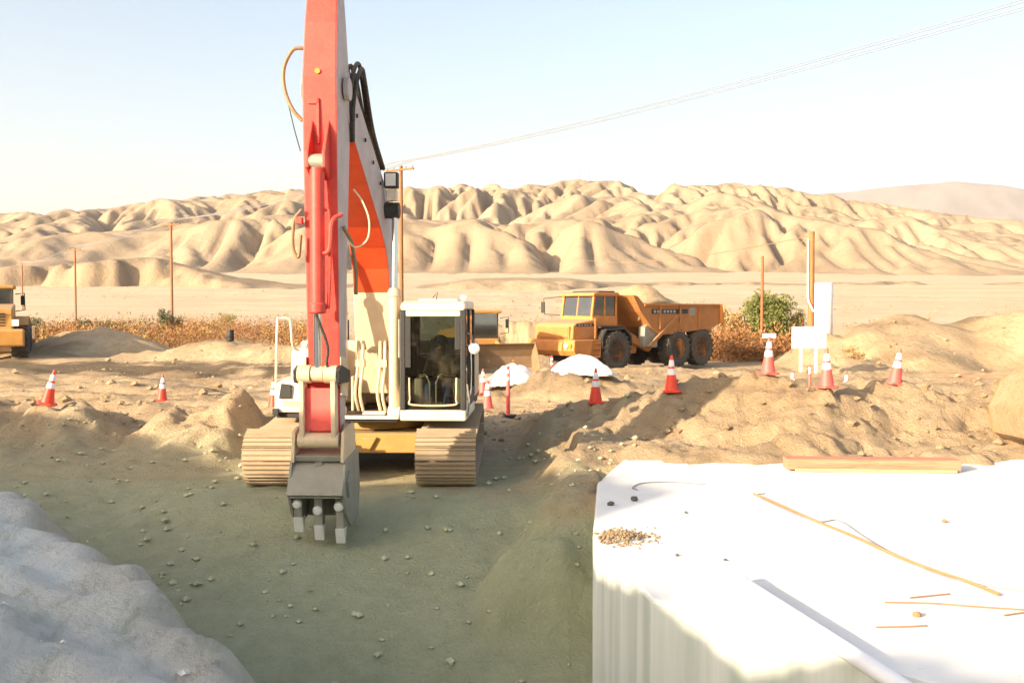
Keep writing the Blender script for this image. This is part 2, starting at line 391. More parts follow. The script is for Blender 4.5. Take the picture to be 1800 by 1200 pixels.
def axis_pts(a, b, step, lo, hi, growth=1.11):
    p = list(np.arange(a, b+1e-6, step))
    d = step; x = b
    while x < hi: d *= growth; x += d; p.append(x)
    d = step; x = a
    while x > lo: d *= growth; x -= d; p.insert(0, x)
    return np.array(p)
gx = axis_pts(-12, 13, 0.085, -2600, 2600, 1.05); gy = axis_pts(2.2, 26, 0.09, -400, 1100, 1.021)
X, Y = np.meshgrid(gx, gy)
Z, on, U, S = terrain_parts(X, Y)
Z = np.where(Y > 900, Z - (Y-900)*0.3, Z)
ny, nx = X.shape
def grid_mesh(name, X, Y, Z, mat, attrs={}):
    ny, nx = X.shape
    me = bpy.data.meshes.new(name); nv = nx*ny
    co = np.stack([X, Y, Z], -1).reshape(-1, 3).astype(np.float32)
    i = np.arange(nv).reshape(ny, nx)
    q = np.stack([i[:-1,:-1], i[:-1,1:], i[1:,1:], i[1:,:-1]], -1).reshape(-1, 4)
    me.vertices.add(nv); me.vertices.foreach_set('co', co.ravel())
    me.loops.add(q.size); me.loops.foreach_set('vertex_index', q.ravel().astype(np.int32))
    me.polygons.add(len(q)); me.polygons.foreach_set('loop_start', np.arange(0, q.size, 4, dtype=np.int32))
    me.polygons.foreach_set('use_smooth', np.ones(len(q), bool))
    for k, a in attrs.items():
        at_ = me.attributes.new(k, 'FLOAT', 'POINT'); at_.data.foreach_set('value', a.ravel().astype(np.float32))
    me.update(calc_edges=True); me.materials.append(mat)
    return link(bpy.data.objects.new(name, me))
nm = fbm(X*0.8, Y*0.8, 83, 4)
olive_soil = sstep(17.5, 14.0, Y + nm*1.2)*sstep(0.3, -0.2, Z + nm*0.25)*(1-on)
olive_soil = np.maximum(olive_soil, 0.55*sstep(19.5, 16, Y+nm)*sstep(1.4, 0.2, X+nm)*(1-on))*(Y > 2)
pale = on*sstep(-7, -3, S + nm*1.5)*(1-0.22*sstep(0.10, 0.30, fbm((X*0.77+Y*0.64)*1.9, (Y*0.77-X*0.64)*0.6, 95, 4)))
dark_soil = sstep(0.2, 0.55, 1-np.abs(Y-(47+1.2*np.sin(X*0.2)))/6.0 + nm*0.9)*(X < -8) + 0.55*sstep(0.12, 0.3, fbm(X*0.22, Y*1.1, 91, 4))*sstep(24, 28, Y)*(1-sstep(60, 70, Y))  # dark soil: one band at left plus scattered patches
fan = sstep(70, 140, Y)
ground = grid_mesh('ground', X, Y, Z, M['dirt'], {'damp': np.clip(olive_soil, 0, 1), 'pale': np.clip(pale, 0, 1), 'wet': np.clip(dark_soil, 0, 1)*0.8, 'fan': fan})
tag(ground, kind='structure')

# loose clods on berms and trench (nobody could count them)
def scatter(name, n, area, rmin, rmax, mat, cond, seed):
    rng = np.random.default_rng(seed); mb = MB()
    xs = rng.uniform(area[0], area[1], n); ys = rng.uniform(area[2], area[3], n)
    zs = terrain_parts(xs, ys)[0]; keep = cond(xs, ys, zs)
    for x, y, z in zip(xs[keep], ys[keep], zs[keep]):
        r = rmin + (rmax-rmin)*rng.random()**10
        vs = []
        for d in ((1,0,0),(-1,0,0),(0,1,0),(0,-1,0),(0,0,1),(0,0,-1),(.6,.6,.5),(-.6,-.6,.5),(.6,-.6,.4),(-.6,.6,.4)):
            k = r*rng.uniform(0.65, 1.15); vs.append((x+d[0]*k, y+d[1]*k, z+r*0.25+d[2]*k*0.75))
        mb.add(vs, [(0,6,4),(6,2,4),(2,9,4),(9,1,4),(1,7,4),(7,3,4),(3,8,4),(8,0,4),(0,2,6),(2,1,9),(1,3,7),(3,0,8),(0,5,2),(2,5,1),(1,5,3),(3,5,0)])
    o = mb.build(name, mat); return tag(o, kind='stuff')
SLAB = [(0.81, 9.9), (1.08, 7.66), (2.25, 6.25), (4.6, 3.6), (12.5, 5.0), (12.5, 14.9), (1.7, 14.9), (1.1, 12.8)]
def in_slab(x, y):
    c = np.zeros(np.shape(x), bool); n = len(SLAB)
    for i in range(n):
        x0, y0 = SLAB[i]; x1, y1 = SLAB[(i+1) % n]
        c ^= ((y0 > y) != (y1 > y)) & (x < (x1-x0)*(y-y0)/(y1-y0+1e-9)+x0)
    return c
off_exc = lambda x, y: ~((np.abs(x+2.26) < 1.8) & (np.abs(y-16.9) < 2.45))
M['dampclod'] = plain('damp_clod', (0.42, 0.43, 0.28), 0.95, 0, 0.25)  # pale olive clods to go with the trench soil
scatter('dirt_clods', 5200, (-12, 13, 14.5, 24), 0.012, 0.11, M['dirt'], lambda x, y, z: ~in_slab(x, y) & off_exc(x, y) & ((y > 18.6) | (x > 2.2)), 5)
scatter('dirt_clods', 4200, (-11, 2.2, 8, 18.6), 0.008, 0.07, M['dampclod'], lambda x, y, z: ~in_slab(x, y) & off_exc(x, y) & (y > lip_y(x)+1), 7)
scatter('dirt_clods', 2200, (-22, 26, 24, 60), 0.025, 0.20, M['dirt'], lambda x, y, z: ~((np.abs(x-8.2) < 4) & (np.abs(y-51) < 5)), 6)
scatter('bank_stones', 700, (-6, 0, 3, 9), 0.006, 0.04, plain('pale_stone', (0.6, 0.6, 0.55), 0.9), lambda x, y, z: y < lip_y(x), 8)

# ---------------------------------------------------------------- hills, carved by running water
def hill_mat(name, a, b_, c_):
    m, nt, b = nodes(name); v = coords(nt)
    n1 = noise(nt, v, 0.004, 8, 0.65); n2 = noise(nt, v, 0.05, 8, 0.72)
    col = mixc(nt, ramp(nt, n1, [(0.38, 0.0), (0.64, 1.0)]), a, b_)
    col = mixc(nt, ramp(nt, n2, [(0.55, 0.0), (0.72, 0.65)]), col, c_)
    nt.links.new(col, b.inputs['Base Color']); b.inputs['Roughness'].default_value = 1.0; b.inputs['Specular IOR Level'].default_value = 0.05
    bump(nt, b, n2, 0.5, 4.0)
    return m
def erode(z, dx, K, U, iters, dt, m=0.45, diff=0.0):
    h, w = z.shape; n = h*w
    idx = np.arange(n).reshape(h, w); fixed = np.zeros((h, w), bool); fixed[0, :] = True
    for it in range(iters):
        zp = np.pad(z, 1, constant_values=1e9); best = np.zeros((h, w)); rcv = idx.copy(); dist = np.ones((h, w))
        for dy in (-1, 0, 1):
            for dx_ in (-1, 0, 1):
                if dy == 0 and dx_ == 0: continue
                L = math.hypot(dx_, dy)*dx
                sl = (z - zp[1+dy:1+dy+h, 1+dx_:1+dx_+w])/L
                k = sl > best
                best = np.where(k, sl, best); dist = np.where(k, L, dist)
                rcv = np.where(k, np.roll(np.roll(idx, -dy, 0), -dx_, 1), rcv)
        order = np.argsort(z, axis=None)                      # low to high
        r = rcv.ravel().tolist(); A = [dx*dx]*n
        for i in reversed(order.tolist()):
            j = r[i]
            if j != i: A[j] += A[i]
        F = (K*dt*np.array(A)**m/dist.ravel()).tolist()
        zl = (z + U*dt).ravel(); zl[fixed.ravel()] = z[fixed]; zl = zl.tolist()
        for i in order.tolist():
            j = r[i]
            if j != i and zl[j] < zl[i]: zl[i] = (zl[i] + F[i]*zl[j])/(1+F[i])
        z = np.array(zl).reshape(h, w)
        if diff:
            zp = np.pad(z, 1, mode='edge'); lap = zp[:-2,1:-1]+zp[2:,1:-1]+zp[1:-1,:-2]+zp[1:-1,2:]-4*z
            z = np.where(fixed, z, z + diff*lap)
    return z
SKY = ([-300, 0, 100, 190, 270, 330, 430, 540, 620, 720, 790, 850, 900, 1000, 1060, 1140, 1230, 1340, 1450, 1600, 1700, 1800, 2100],
       [385, 376, 371, 366, 352, 348, 340, 331, 331, 331, 327, 325, 331, 318, 316, 336, 323, 325, 343, 366, 380, 389, 415])
def make_hills():
    dx = 7.0
    hx = np.arange(-1180, 1180, dx); hy = np.arange(590, 1990, dx)
    HX, HY = np.meshgrid(hx, hy)
    wx = HX + 60*fbm(HX*0.004, HY*0.004, 111, 3); wy = HY + 60*fbm(HX*0.004, HY*0.004, 113, 3)
    px = 900 + HX/HY*FOC
    el = (540-np.interp(px, *SKY))/FOC
    crest = el*1480
    t = 0.20*sstep(600, 760, wy) + 0.25*sstep(780, 1000, wy + 0.25*HX) + 0.55*sstep(1000, 1520, wy)
    q = wx*0.80 + wy*0.42                                          # spurs run down to the right
    spur = 1-2*np.abs(fbm(q*0.0042, (wy*0.8-wx*0.4)*0.0016, 105, 3))
    z = crest*t*(0.62+0.38*spur) + 46*fbm(HX*0.005, HY*0.005, 103, 5, 0.55)*sstep(600, 820, HY)
    z = z + 0.045*(HY-590) - 0.02*HX
    z -= z[0].mean(); z[0] = -5
    import heapq
    h, w = z.shape; zl = z.ravel().tolist(); done = bytearray(h*w); hp = []
    for i in range(w): heapq.heappush(hp, (zl[i], i)); done[i] = 1
    rr = np.random.default_rng(3).random(h*w).tolist()
    while hp:                                                       # fill closed hollows so that all water runs to the plain
        v, i = heapq.heappop(hp); r0, c0 = divmod(i, w)
        for r1, c1 in ((r0-1, c0), (r0+1, c0), (r0, c0-1), (r0, c0+1), (r0-1, c0-1), (r0-1, c0+1), (r0+1, c0-1), (r0+1, c0+1)):
            if 0 <= r1 < h and 0 <= c1 < w:
                j = r1*w+c1
                if not done[j]:
                    done[j] = 1
                    if zl[j] <= v: zl[j] = v + 0.02 + 0.1*rr[j]
                    heapq.heappush(hp, (zl[j], j))
    z = np.array(zl).reshape(h, w)
    Uf = 0*z + 0.15
    z = erode(z, dx, 0.034, Uf, 13, 3.0, 0.46, 0.0)
    # upsample x2
    def up(a):
        b = np.zeros((a.shape[0]*2-1, a.shape[1]*2-1)); b[::2, ::2] = a
        b[1::2, ::2] = (a[1:]+a[:-1])/2; b[:, 1::2] = (b[:, :-1:2]+b[:, 2::2])/2; return b
    z = up(z); HX = up(HX); HY = up(HY)
    z = z + 1.6*fbm(HX*0.03, HY*0.03, 109, 3); z = erode(z, dx/2, 0.034, 0*z, 5, 3.0, 0.46, 0.004)
    sm = z.copy()
    for _ in range(5):
        for ax_ in (0, 1):
            cs_ = np.cumsum(np.pad(sm, [(7, 6) if ax_ == k else (0, 0) for k in (0, 1)], mode='edge'), axis=ax_)
            n_ = sm.shape[ax_]; hi_ = np.take(cs_, np.arange(12, 12+n_), ax_); lo_ = np.concatenate([np.zeros_like(np.take(cs_, [0], ax_)), np.take(cs_, np.arange(0, n_-1), ax_)], ax_)
            sm = (hi_-lo_)/13
    z = sm + 1.45*(z-sm)
    z = z*sstep(0, 150, HY - 600 - 110*(fbm(HX*0.007, 0*HX, 115, 3)+0.35))**0.8
    # match the skyline: scale the relief smoothly by direction
    px = 900 + HX/HY*FOC; fanz = np.interp(HY, [300, 600, 900, 1400], [5.6, 21, 38, 60]); ang = (z + fanz - EYE.z)/HY
    bins = np.linspace(-500, 2300, 141); mx = np.full(140, np.nan)
    k = np.clip(np.digitize(px.ravel(), bins)-1, 0, 139)
    np_max = np.full(140, -1.0); np.maximum.at(np_max, k, ang.ravel())
    cen = (bins[1:]+bins[:-1])/2; want = (540-np.interp(cen, *SKY))/FOC
    fac = np.clip(want/np.maximum(np_max, 0.02), 0.4, 2.5)
    ker = np.hanning(9); ker /= ker.sum(); fac = np.convolve(np.pad(fac, 4, mode='edge'), ker, 'valid')
    for _ in range(3):
        ang = (z*np.interp(px, cen, fac) + fanz - 0.5 - EYE.z)/HY
        top_ = np.full(140, 0.05); np.maximum.at(top_, k, ang.ravel())
        upd = np.clip((want-0.038)/np.maximum(top_-0.038, 0.015), 0.5, 1.8)
        fac = fac*np.convolve(np.pad(upd, 3, mode='edge'), np.hanning(9)[1:-1]/np.hanning(9).sum(), 'valid')
    z = z*np.interp(px, cen, fac) + fanz - 0.5
    z = z + 1.1*fbm(HX*0.05, HY*0.05, 107, 3)*sstep(620, 800, HY)
    z[:2] -= 4
    o = grid_mesh('hills', HX, HY, z, hill_mat('hill_earth', (0.27, 0.20, 0.132), (0.345, 0.27, 0.185), (0.22, 0.17, 0.115)))
    return tag(o, kind='structure')
hills = make_hills()
def make_mountain():
    xs = np.linspace(900, 8200, 180); ys = np.linspace(7200, 9800, 70); HX, HY = np.meshgrid(xs, ys)
    px = 900 + HX/HY*FOC
    el = (540-np.interp(px, [900, 1300, 1450, 1500, 1560, 1620, 1680, 1740, 1800, 2000, 2400], [400, 352, 341, 336, 328, 321, 317, 325, 335, 350, 380]))/FOC
    r = fbm(HX*0.0011, HY*0.0011, 201, 5)
    z = el*8600*np.clip((HY-7200)/1400, 0, 1)*np.clip(1+0.45*r*np.clip((8600-HY)/700, 0.12, 1), 0.3, 1.2) + 2
    z = np.where(HY > 8700, z*np.clip(1-(HY-8700)/1600, 0, 1), z)
    return tag(grid_mesh('far_mountain', HX, HY, z, hill_mat('mountain_rock', (0.17, 0.14, 0.12), (0.24, 0.20, 0.165), (0.15, 0.125, 0.10))), kind='structure')
make_mountain()
# low bluffs at the foot of the hills
def make_bluffs():
    xs = np.arange(-330, 360, 1.8); ys = np.arange(330, 470, 1.8); HX, HY = np.meshgrid(xs, ys)
    g = np.interp(HY, [300, 600], [5.6, 21])
    edge = 385 + 70*fbm(HX*0.012, 0*HX, 301, 4) + 12*fbm(HX*0.06, HY*0.02, 303, 3)
    hh = np.interp(HX, [-330, -210, -150, -110, -60, 0, 120, 360], [2, 6, 11, 7.5, 3, 0.8, 1.2, 0.5]) + 7*fbm(HX*0.02, 0*HX, 305, 3)
    st = sstep(0, 16, HY-edge+5*fbm(HX*0.15, HY*0.15, 307, 2)*1.5)*sstep(468, 420, HY)
    fade = sstep(-330, -290, HX)*sstep(360, 300, HX)
    z = g - 1.6 + np.clip(hh, 0.0, None)*st*fade + 0.5*fbm(HX*0.1, HY*0.1, 309, 3)*st
    return tag(grid_mesh('bluffs', HX, HY, z, M['hillearth']), kind='structure')
M['hillearth'] = bpy.data.materials['hill_earth']
make_bluffs()

# thin air between the camera and the hills
hz = MB().box(-9000, 9500, -2500, 11500, -60, 1250).mesh('haze')
hm = bpy.data.materials.new('haze_air'); hm.use_nodes = True; hn = hm.node_tree.nodes
for n in list(hn):
    if n.type != 'OUTPUT_MATERIAL': hn.remove(n)
pv = hn.new('ShaderNodeVolumePrincipled'); pv.inputs['Color'].default_value = (0.86, 0.90, 0.96, 1); pv.inputs['Density'].default_value = 6e-5
pv.inputs['Anisotropy'].default_value = 0.1
hm.node_tree.links.new(pv.outputs[0], hn['Material Output'].inputs['Volume'])
hz.materials.append(hm); haze = link(bpy.data.objects.new('haze', hz)); tag(haze, kind='stuff')
# ---------------------------------------------------------------- concrete slab over the trench
def concrete_mat():
    m, nt, b = nodes('white_concrete'); v = coords(nt)
    n1 = noise(nt, v, 0.7, 6, 0.6); n2 = noise(nt, v, 9, 6, 0.7); st = noise(nt, coords(nt, (2.6, 2.6, 0.16)), 1.2, 5, 0.6, 0.3)
    c = mixc(nt, ramp(nt, n1, [(0.35, 0.0), (0.7, 1.0)]), (0.68, 0.66, 0.62), (0.80, 0.79, 0.76))
    c = mixc(nt, ramp(nt, n2, [(0.60, 0.0), (0.75, 0.5)]), c, (0.55, 0.47, 0.36))
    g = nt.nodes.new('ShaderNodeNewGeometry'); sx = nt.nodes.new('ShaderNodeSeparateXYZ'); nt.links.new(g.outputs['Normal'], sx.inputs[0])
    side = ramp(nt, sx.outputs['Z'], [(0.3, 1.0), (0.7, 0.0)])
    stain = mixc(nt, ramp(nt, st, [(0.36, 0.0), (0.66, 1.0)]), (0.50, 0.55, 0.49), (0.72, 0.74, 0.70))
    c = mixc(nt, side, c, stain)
    nt.links.new(c, b.inputs['Base Color']); b.inputs['Roughness'].default_value = 0.85; bump(nt, b, n2, 0.15, 0.01)
    return m
M['concrete'] = concrete_mat()
sl = thing('concrete_slab', 'flat white concrete roof slab with stained side walls beside the trench', 'slab', (0.81, 9.9, 0.0))
MB().prism([(x-0.81, y-9.9) for x, y in SLAB], -3.2, 0.30, 'z').build('slab_deck', M['concrete'], sl, bevel=0.03)
up = at(1762, 1170, 6.0)
MB().box(3.08-0.81, 3.75-0.81, 5.35-9.9, 5.95-9.9, 0.302, 0.40).build('upstand', M['white'], sl, bevel=0.015)  # low white box on the near corner of the slab

SZ = 0.30
def on_slab(px, py):
    r = ray(px, py); t = (SZ-EYE.z)/r.z; return EYE + r*t

# ---------------------------------------------------------------- excavator
EX = thing('excavator', 'red and cream tracked excavator with its narrow bucket lowered into the trench', 'excavator', (-2.26, 16.9, -0.12))
YAW = R(-2.4)
def E(mb, name, mat, parent=None, smooth=False, bevel=0.008, turn=True):
    o = mb.build(name, mat, EX if parent is None else parent, smooth, bevel)
    if parent is None and turn: o.rotation_euler = (0, 0, YAW)
    return o
# tracks: the shoes run round a stadium, one object each
def track(xc):
    tp = MB()
    half, rad = 1.92, 0.385; zc = 0.43
    tp.box(xc-0.26, xc+0.26, -1.9, 1.9, 0.22, 0.62)
    t = E(tp, 'track', M['track'], turn=False)
    ca = MB(); ca.lathe([(0.30, -0.16), (0.33, -0.1), (0.33, 0.1), (0.30, 0.16)], (xc, -half, zc), 'x', 20); E(ca, 'idler_wheel', M['track'], t, True)
    ca = MB(); ca.lathe([(0.31, -0.12), (0.34, -0.05), (0.34, 0.05), (0.31, 0.12)], (xc, half, zc), 'x', 20); E(ca, 'sprocket', M['track'], t, True)
    for k in range(7):
        ca = MB(); y = -1.5+k*0.5; ca.lathe([(0.10, -0.2), (0.12, -0.14), (0.12, 0.14), (0.10, 0.2)], (xc, y, 0.16), 'x', 12); E(ca, 'track_roller', M['track'], t, True)
    # shoe mesh: plate with three grouser ribs, travel along +y, outside +z
    s = MB(); w = 0.445
    s.box(-w, w, -0.092, 0.092, -0.012, 0.014)
    for y in (-0.075, 0.0, 0.075): s.prism([(y-0.012, 0.014), (y+0.012, 0.014), (y+0.007, 0.045), (y-0.007, 0.045)], -w, w, 'x')
    s.box(-0.16, 0.16, -0.05, 0.05, -0.075, -0.012)
    me = s.mesh('track_shoe'); me.materials.append(M['track'])
    L = 2*(2*half) + 2*math.pi*rad; n = 52
    for k in range(n):
        d = (k+0.3)*L/n
        if d < 2*half: p = Vector((xc, -half+d, zc+rad)); a = 0
        elif d < 2*half+math.pi*rad:
            th = (d-2*half)/rad; p = Vector((xc, half+math.sin(th)*rad, zc+math.cos(th)*rad)); a = -th
        elif d < 4*half+math.pi*rad: p = Vector((xc, half-(d-2*half-math.pi*rad), zc-rad)); a = math.pi
        else:
            th = (d-4*half-math.pi*rad)/rad; p = Vector((xc, -half-math.sin(th)*rad, zc-math.cos(th)*rad)); a = math.pi-th
        # upper run sags and drops toward the front idler
        if a == 0:
            q = (p.y+half)/(2*half); p.z += -0.10*(1-q)**3 - 0.03*math.sin(q*math.pi*2)**2; a = -0.05*0 + 0.16*(1-q)**2
        o = bpy.data.objects.new('track_shoe', me); link(o, t); o.location = p; o.rotation_euler = (a, 0, 0)
    return t
track(-1.275); track(1.275)
mb = MB(); mb.prism([(-0.86, 0.36), (0.86, 0.36), (0.8, 0.68), (-0.8, 0.68)], -1.1, 1.1, 'y'); mb.box(-1.1, -0.8, -1.2, -0.7, 0.3, 0.62); mb.box(0.8, 1.1, -1.2, -0.7, 0.3, 0.62)
mb.prism([(-0.12, 0.62), (0.12, 0.62), (0.0, 0.40)], -1.16, -1.1, 'y')
E(mb, 'undercarriage_frame', M['frame'], bevel=0.02, turn=False)
E(MB().lathe([(0.72, 0.68), (0.78, 0.70), (0.78, 0.80), (0.74, 0.88)], n=32), 'turntable', M['frame'], smooth=True)
# upper works
mb = MB(); mb.box(-0.42, 0.52, -1.30, 1.9, 0.88, 0.98); mb.box(-1.5, -0.42, -0.95, 2.3, 0.90, 0.99); mb.box(0.52, 1.5, 0.2, 2.3, 0.90, 0.99)
E(mb, 'deck', M['dark'], bevel=0.01)
E(MB().box(-0.40, 0.54, -1.36, -1.30, 0.93, 0.985), 'deck_edge', M['whitecream'])
E(MB().box(-0.05, 0.30, -1.22, -1.05, 0.985, 1.03), 'tread_plate', M['whitecream'])
mb = MB(); mb.prism([(0.55, 0.99), (2.55, 0.99), (2.7, 1.2), (2.6, 2.05), (0.6, 2.1)], -1.5, 1.5, 'x'); E(mb, 'engine_cover', M['cream'], bevel=0.05)
mb = MB(); mb.prism([(-1.5, 0.95), (1.5, 0.95), (1.3, 2.0), (-1.3, 2.0)], 2.56, 3.0, 'y'); E(mb, 'counterweight', M['dark'], bevel=0.06)
E(MB().cyl((-0.9, 1.6, 2.05), (-0.9, 1.6, 2.45), 0.06, n=14), 'exhaust_pipe', M['dark'], smooth=True)
# side box in front of the engine cover (tank and steps)
lb_ = E(MB().prism([(-1.02, 0.99), (-0.98, 1.48), (-0.90, 1.52), (0.55, 1.52), (0.55, 0.99)], -1.52, -0.80, 'x'), 'tool_box', M['whitecream'], bevel=0.04)
E(MB().prism([(-0.55, 1.52), (-0.5, 1.95), (-0.42, 2.0), (0.55, 2.0), (0.55, 1.52)], -1.38, -0.72, 'x'), 'fuel_tank', M['whitecream'], bevel=0.04)
E(MB().prism([(-1.44, 1.22), (-1.24, 1.22), (-1.24, 1.44), (-1.40, 1.46)], -1.035, -0.985, 'y'), 'work_lamp', M['dark'], lb_)
for k in range(3): E(MB().box(-1.38, -1.02, -1.028, -1.0, 1.10+k*0.035, 1.12+k*0.035), 'vent_slat', M['cream'], lb_, bevel=0)
E(MB().box(-1.16, -1.12, -0.57, -0.5, 1.62, 1.82), 'filler_handle', M['cream'])
E(MB().box(-1.54, -1.44, -1.06, -0.98, 0.96, 1.06), 'step', M['dark'])
for xx in (-1.50, -1.30):
    pass
E(MB().tube(arc([(-1.50, -0.98, 1.0), (-1.50, -0.97, 1.5), (-1.48, -0.94, 2.42), (-1.45, -0.92, 2.5), (-1.32, -0.9, 2.5), (-1.28, -0.88, 2.44), (-1.27, -0.8, 2.06), (-1.2, -0.7, 1.98)], 5), 0.02), 'handrail', M['whitecream'], smooth=True, bevel=0)
mb = MB(); mb.tube([(-1.15, -0.4, 2.0), (-1.1, -0.4, 2.16), (-0.85, -0.4, 2.24), (-0.8, -0.4, 2.02)], 0.018); mb.cyl((-1.1, -0.42, 2.13), (-0.95, -0.42, 2.2), 0.05, n=10); E(mb, 'valve_pipe', M['steel'], smooth=True, bevel=0)

# ---- cab
x0, x1, y0, y1, z0, z1 = 0.60, 1.62, -1.58, 0.14, 0.93, 2.78
cabp = E(MB().box(x0, x1, y0, y1, z0, z0+0.17), 'cab_sill', M['whitecream'], bevel=0.03)
E(MB().box(x0+0.03, x1-0.03, y0+0.05, y1-0.03, z0+0.17, z0+0.20), 'cab_floor', M['dark'])
rf = MB(); rf.prism([(y0-0.02, z1-0.15), (y0+0.03, z1-0.04), (y0+0.25, z1), (y1-0.1, z1), (y1, z1-0.05), (y1, z1-0.13), (y0+0.07, z1-0.13)], x0+0.01, x1-0.01, 'x')
roof = E(rf, 'cab_roof', M['whitecream'], bevel=0.035)
E(MB().box(x0+0.22, x1-0.18, y0+0.5, y1-0.35, z1-0.005, z1+0.03), 'roof_hatch', M['pvc'], roof, bevel=0.02)
E(MB().tube([(x0+0.5, y0+0.5, z1), (x0+0.53, y0+0.5, z1+0.14), (x0+0.45, y0+0.5, z1+0.05)], 0.008, 6), 'antenna', M['black'], roof, bevel=0)
E(MB().obox((x0+0.95, y0+0.4, z1+0.05), 0.09, 0.07, 0.07, (0, 0.3, 0)), 'roof_lamp', M['lamp'], roof)
# pillars with a front window opening
fr = MB()
for xx, ww in ((x0+0.0, 0.085), (x1-0.085, 0.085)):
    fr.box(xx, xx+ww, y0, y0+0.10, z0+0.17, z1-0.13); fr.box(xx, xx+ww, y1-0.10, y1, z0+0.17, z1-0.13)
fr.box(x1-0.075, x1, y0+0.72, y0+0.80, z0+0.17, z1-0.13)
fr.box(x0+0.085, x1-0.085, y1-0.06, y1, z0+0.17, z0+0.95)
pil = E(fr, 'cab_frame', M['dark'], bevel=0.015)
E(MB().box(x0+0.085, x1-0.085, y0+0.015, y0+0.05, z1-0.24, z1-0.13), 'visor_panel', M['whitecream'], bevel=0.02)
E(MB().box(x0+0.085, x0+0.17, y0+0.006, y0+0.045, 1.75, z1-0.24), 'window_rail', M['dark'])
E(MB().box(x1-0.17, x1-0.085, y0+0.006, y0+0.045, z1-0.75, z1-0.24), 'window_rail', M['dark'])
# panes
E(MB().box(x0+0.085, x1-0.085, y0+0.022, y0+0.03, 1.62, z1-0.24), 'windscreen', M['glass'], bevel=0)
E(MB().box(x0+0.085, x1-0.085, y0+0.022, y0+0.03, z0+0.19, 1.60), 'lower_windscreen', M['glass'], bevel=0)
wf = MB(); zz0, zz1 = z0+0.19, 1.60; a, b = x0+0.085, x1-0.085
wf.tube(arc([(a+0.06, y0+0.012, zz1), (a+0.07, y0+0.012, zz0+0.16), (a+0.11, y0+0.012, zz0+0.06), (b-0.11, y0+0.012, zz0+0.06), (b-0.07, y0+0.012, zz0+0.16), (b-0.06, y0+0.012, zz1)], 4), 0.016, 6)
E(wf, 'window_seal', M['cream'], smooth=True, bevel=0)
E(MB().box(x1-0.03, x1-0.022, y0+0.10, y0+0.72, 1.35, z1-0.14), 'side_window', M['glass'], bevel=0)
E(MB().box(x1-0.03, x1-0.022, y0+0.80, y1-0.10, 1.35, z1-0.14), 'side_window', M['glass'], bevel=0)
E(MB().box(x0+0.022, x0+0.03, y0+0.10, y1-0.10, 1.35, z1-0.14), 'side_window', M['glass'], bevel=0)
E(MB().box(x0+0.085, x1-0.085, y1-0.035, y1-0.028, z0+0.97, z1-0.14), 'rear_window', M['glass'], bevel=0)
dr = E(MB().box(x1-0.045, x1-0.005, y0+0.10, y0+0.72, z0+0.17, 1.35), 'cab_door', M['whitecream'], bevel=0.01)
E(MB().tube(arc([(x1+0.005, y0+0.16, 1.25), (x1+0.06, y0+0.16, 1.4), (x1+0.06, y0+0.16, 1.95), (x1+0.0, y0+0.16, 2.1)], 4), 0.016), 'grab_handle', M['chrome'], dr, True, 0)
E(MB().box(x1-0.045, x1-0.005, y0+0.80, y1-0.10, z0+0.17, 1.35), 'side_panel', M['dark'], bevel=0.01)
E(MB().box(x0+0.005, x0+0.045, y0+0.10, y1-0.10, z0+0.17, 1.35), 'side_panel', M['whitecream'], bevel=0.01)
mr = MB(); mr.tube([(x1, y0+0.05, 2.3), (x1+0.10, y0-0.02, 2.25), (x1+0.13, y0-0.02, 2.12)], 0.012, 6); mo = E(mr, 'mirror', M['dark'], smooth=True, bevel=0)
E(MB().lathe([(0.001, -0.03), (0.06, -0.02), (0.085, 0.0), (0.07, 0.025), (0.001, 0.03)], (x1+0.13, y0-0.02, 2.05), 'y', 18), 'mirror_glass', M['bright'], mo, True, 0)
E(MB().tube([(x1+0.02, y0+0.1, 1.0), (x1+0.05, y0+0.05, 1.25), (x1+0.02, y0-0.0, 1.5)], 0.014), 'step_rail', M['steel'], smooth=True, bevel=0)
gu = MB(); gu.box(x0-0.03, x0+0.0, y0+0.02, y0+0.14, 1.9, 2.5)
E(gu, 'lamp_guard', M['steel'])
wp = MB(); wp.tube([(x0+0.34, y0+0.0, z1-0.26), (x0+0.37, y0-0.01, z1-0.42), (x0+0.42, y0-0.01, z1-0.40)], 0.008, 6); E(wp, 'wiper', M['black'], bevel=0)
# interior
E(MB().prism([(-0.85, 1.38), (-0.35, 1.36), (-0.2, 1.45), (-0.2, 1.30), (-0.85, 1.24)], 0.88, 1.34, 'x'), 'seat', M['seat'], bevel=0.03)
E(MB().prism([(-0.32, 1.40), (-0.2, 1.40), (-0.06, 2.16), (-0.16, 2.18)], 0.90, 1.32, 'x'), 'backrest', M['seat'], bevel=0.03)
E(MB().box(0.98, 1.22, -0.7, -0.35, 1.13, 1.26), 'seat_base', M['dark'])
for xx in (0.74, 1.36):
    cs = E(MB().box(xx, xx+0.13, -1.0, -0.25, 1.13, 1.55), 'console', M['cream'], bevel=0.03)
    E(MB().tube([(xx+0.065, -0.92, 1.55), (xx+0.065, -0.96, 1.72)], [0.016, 0.024]), 'joystick', M['black'], cs, True, 0)
    E(MB().obox((xx+0.065, -0.5, 1.60), 0.09, 0.4, 0.05), 'armrest', M['seat'], cs, bevel=0.02)
for xx in (1.03, 1.13):
    lv = MB(); lv.tube([(xx, -1.32, 1.14), (xx, -1.33, 1.5), (xx+(0.05 if xx > 1.1 else -0.05), -1.34, 1.62), (xx+(0.09 if xx > 1.1 else -0.09), -1.34, 1.64)], 0.014, 8)
    lo = E(lv, 'travel_lever', M['cream'], smooth=True, bevel=0)
    E(MB().obox((xx+(0.05 if xx > 1.1 else -0.05), -1.36, 1.16), 0.085, 0.2, 0.02, (0.35, 0, 0)), 'pedal', M['steel'], lo)

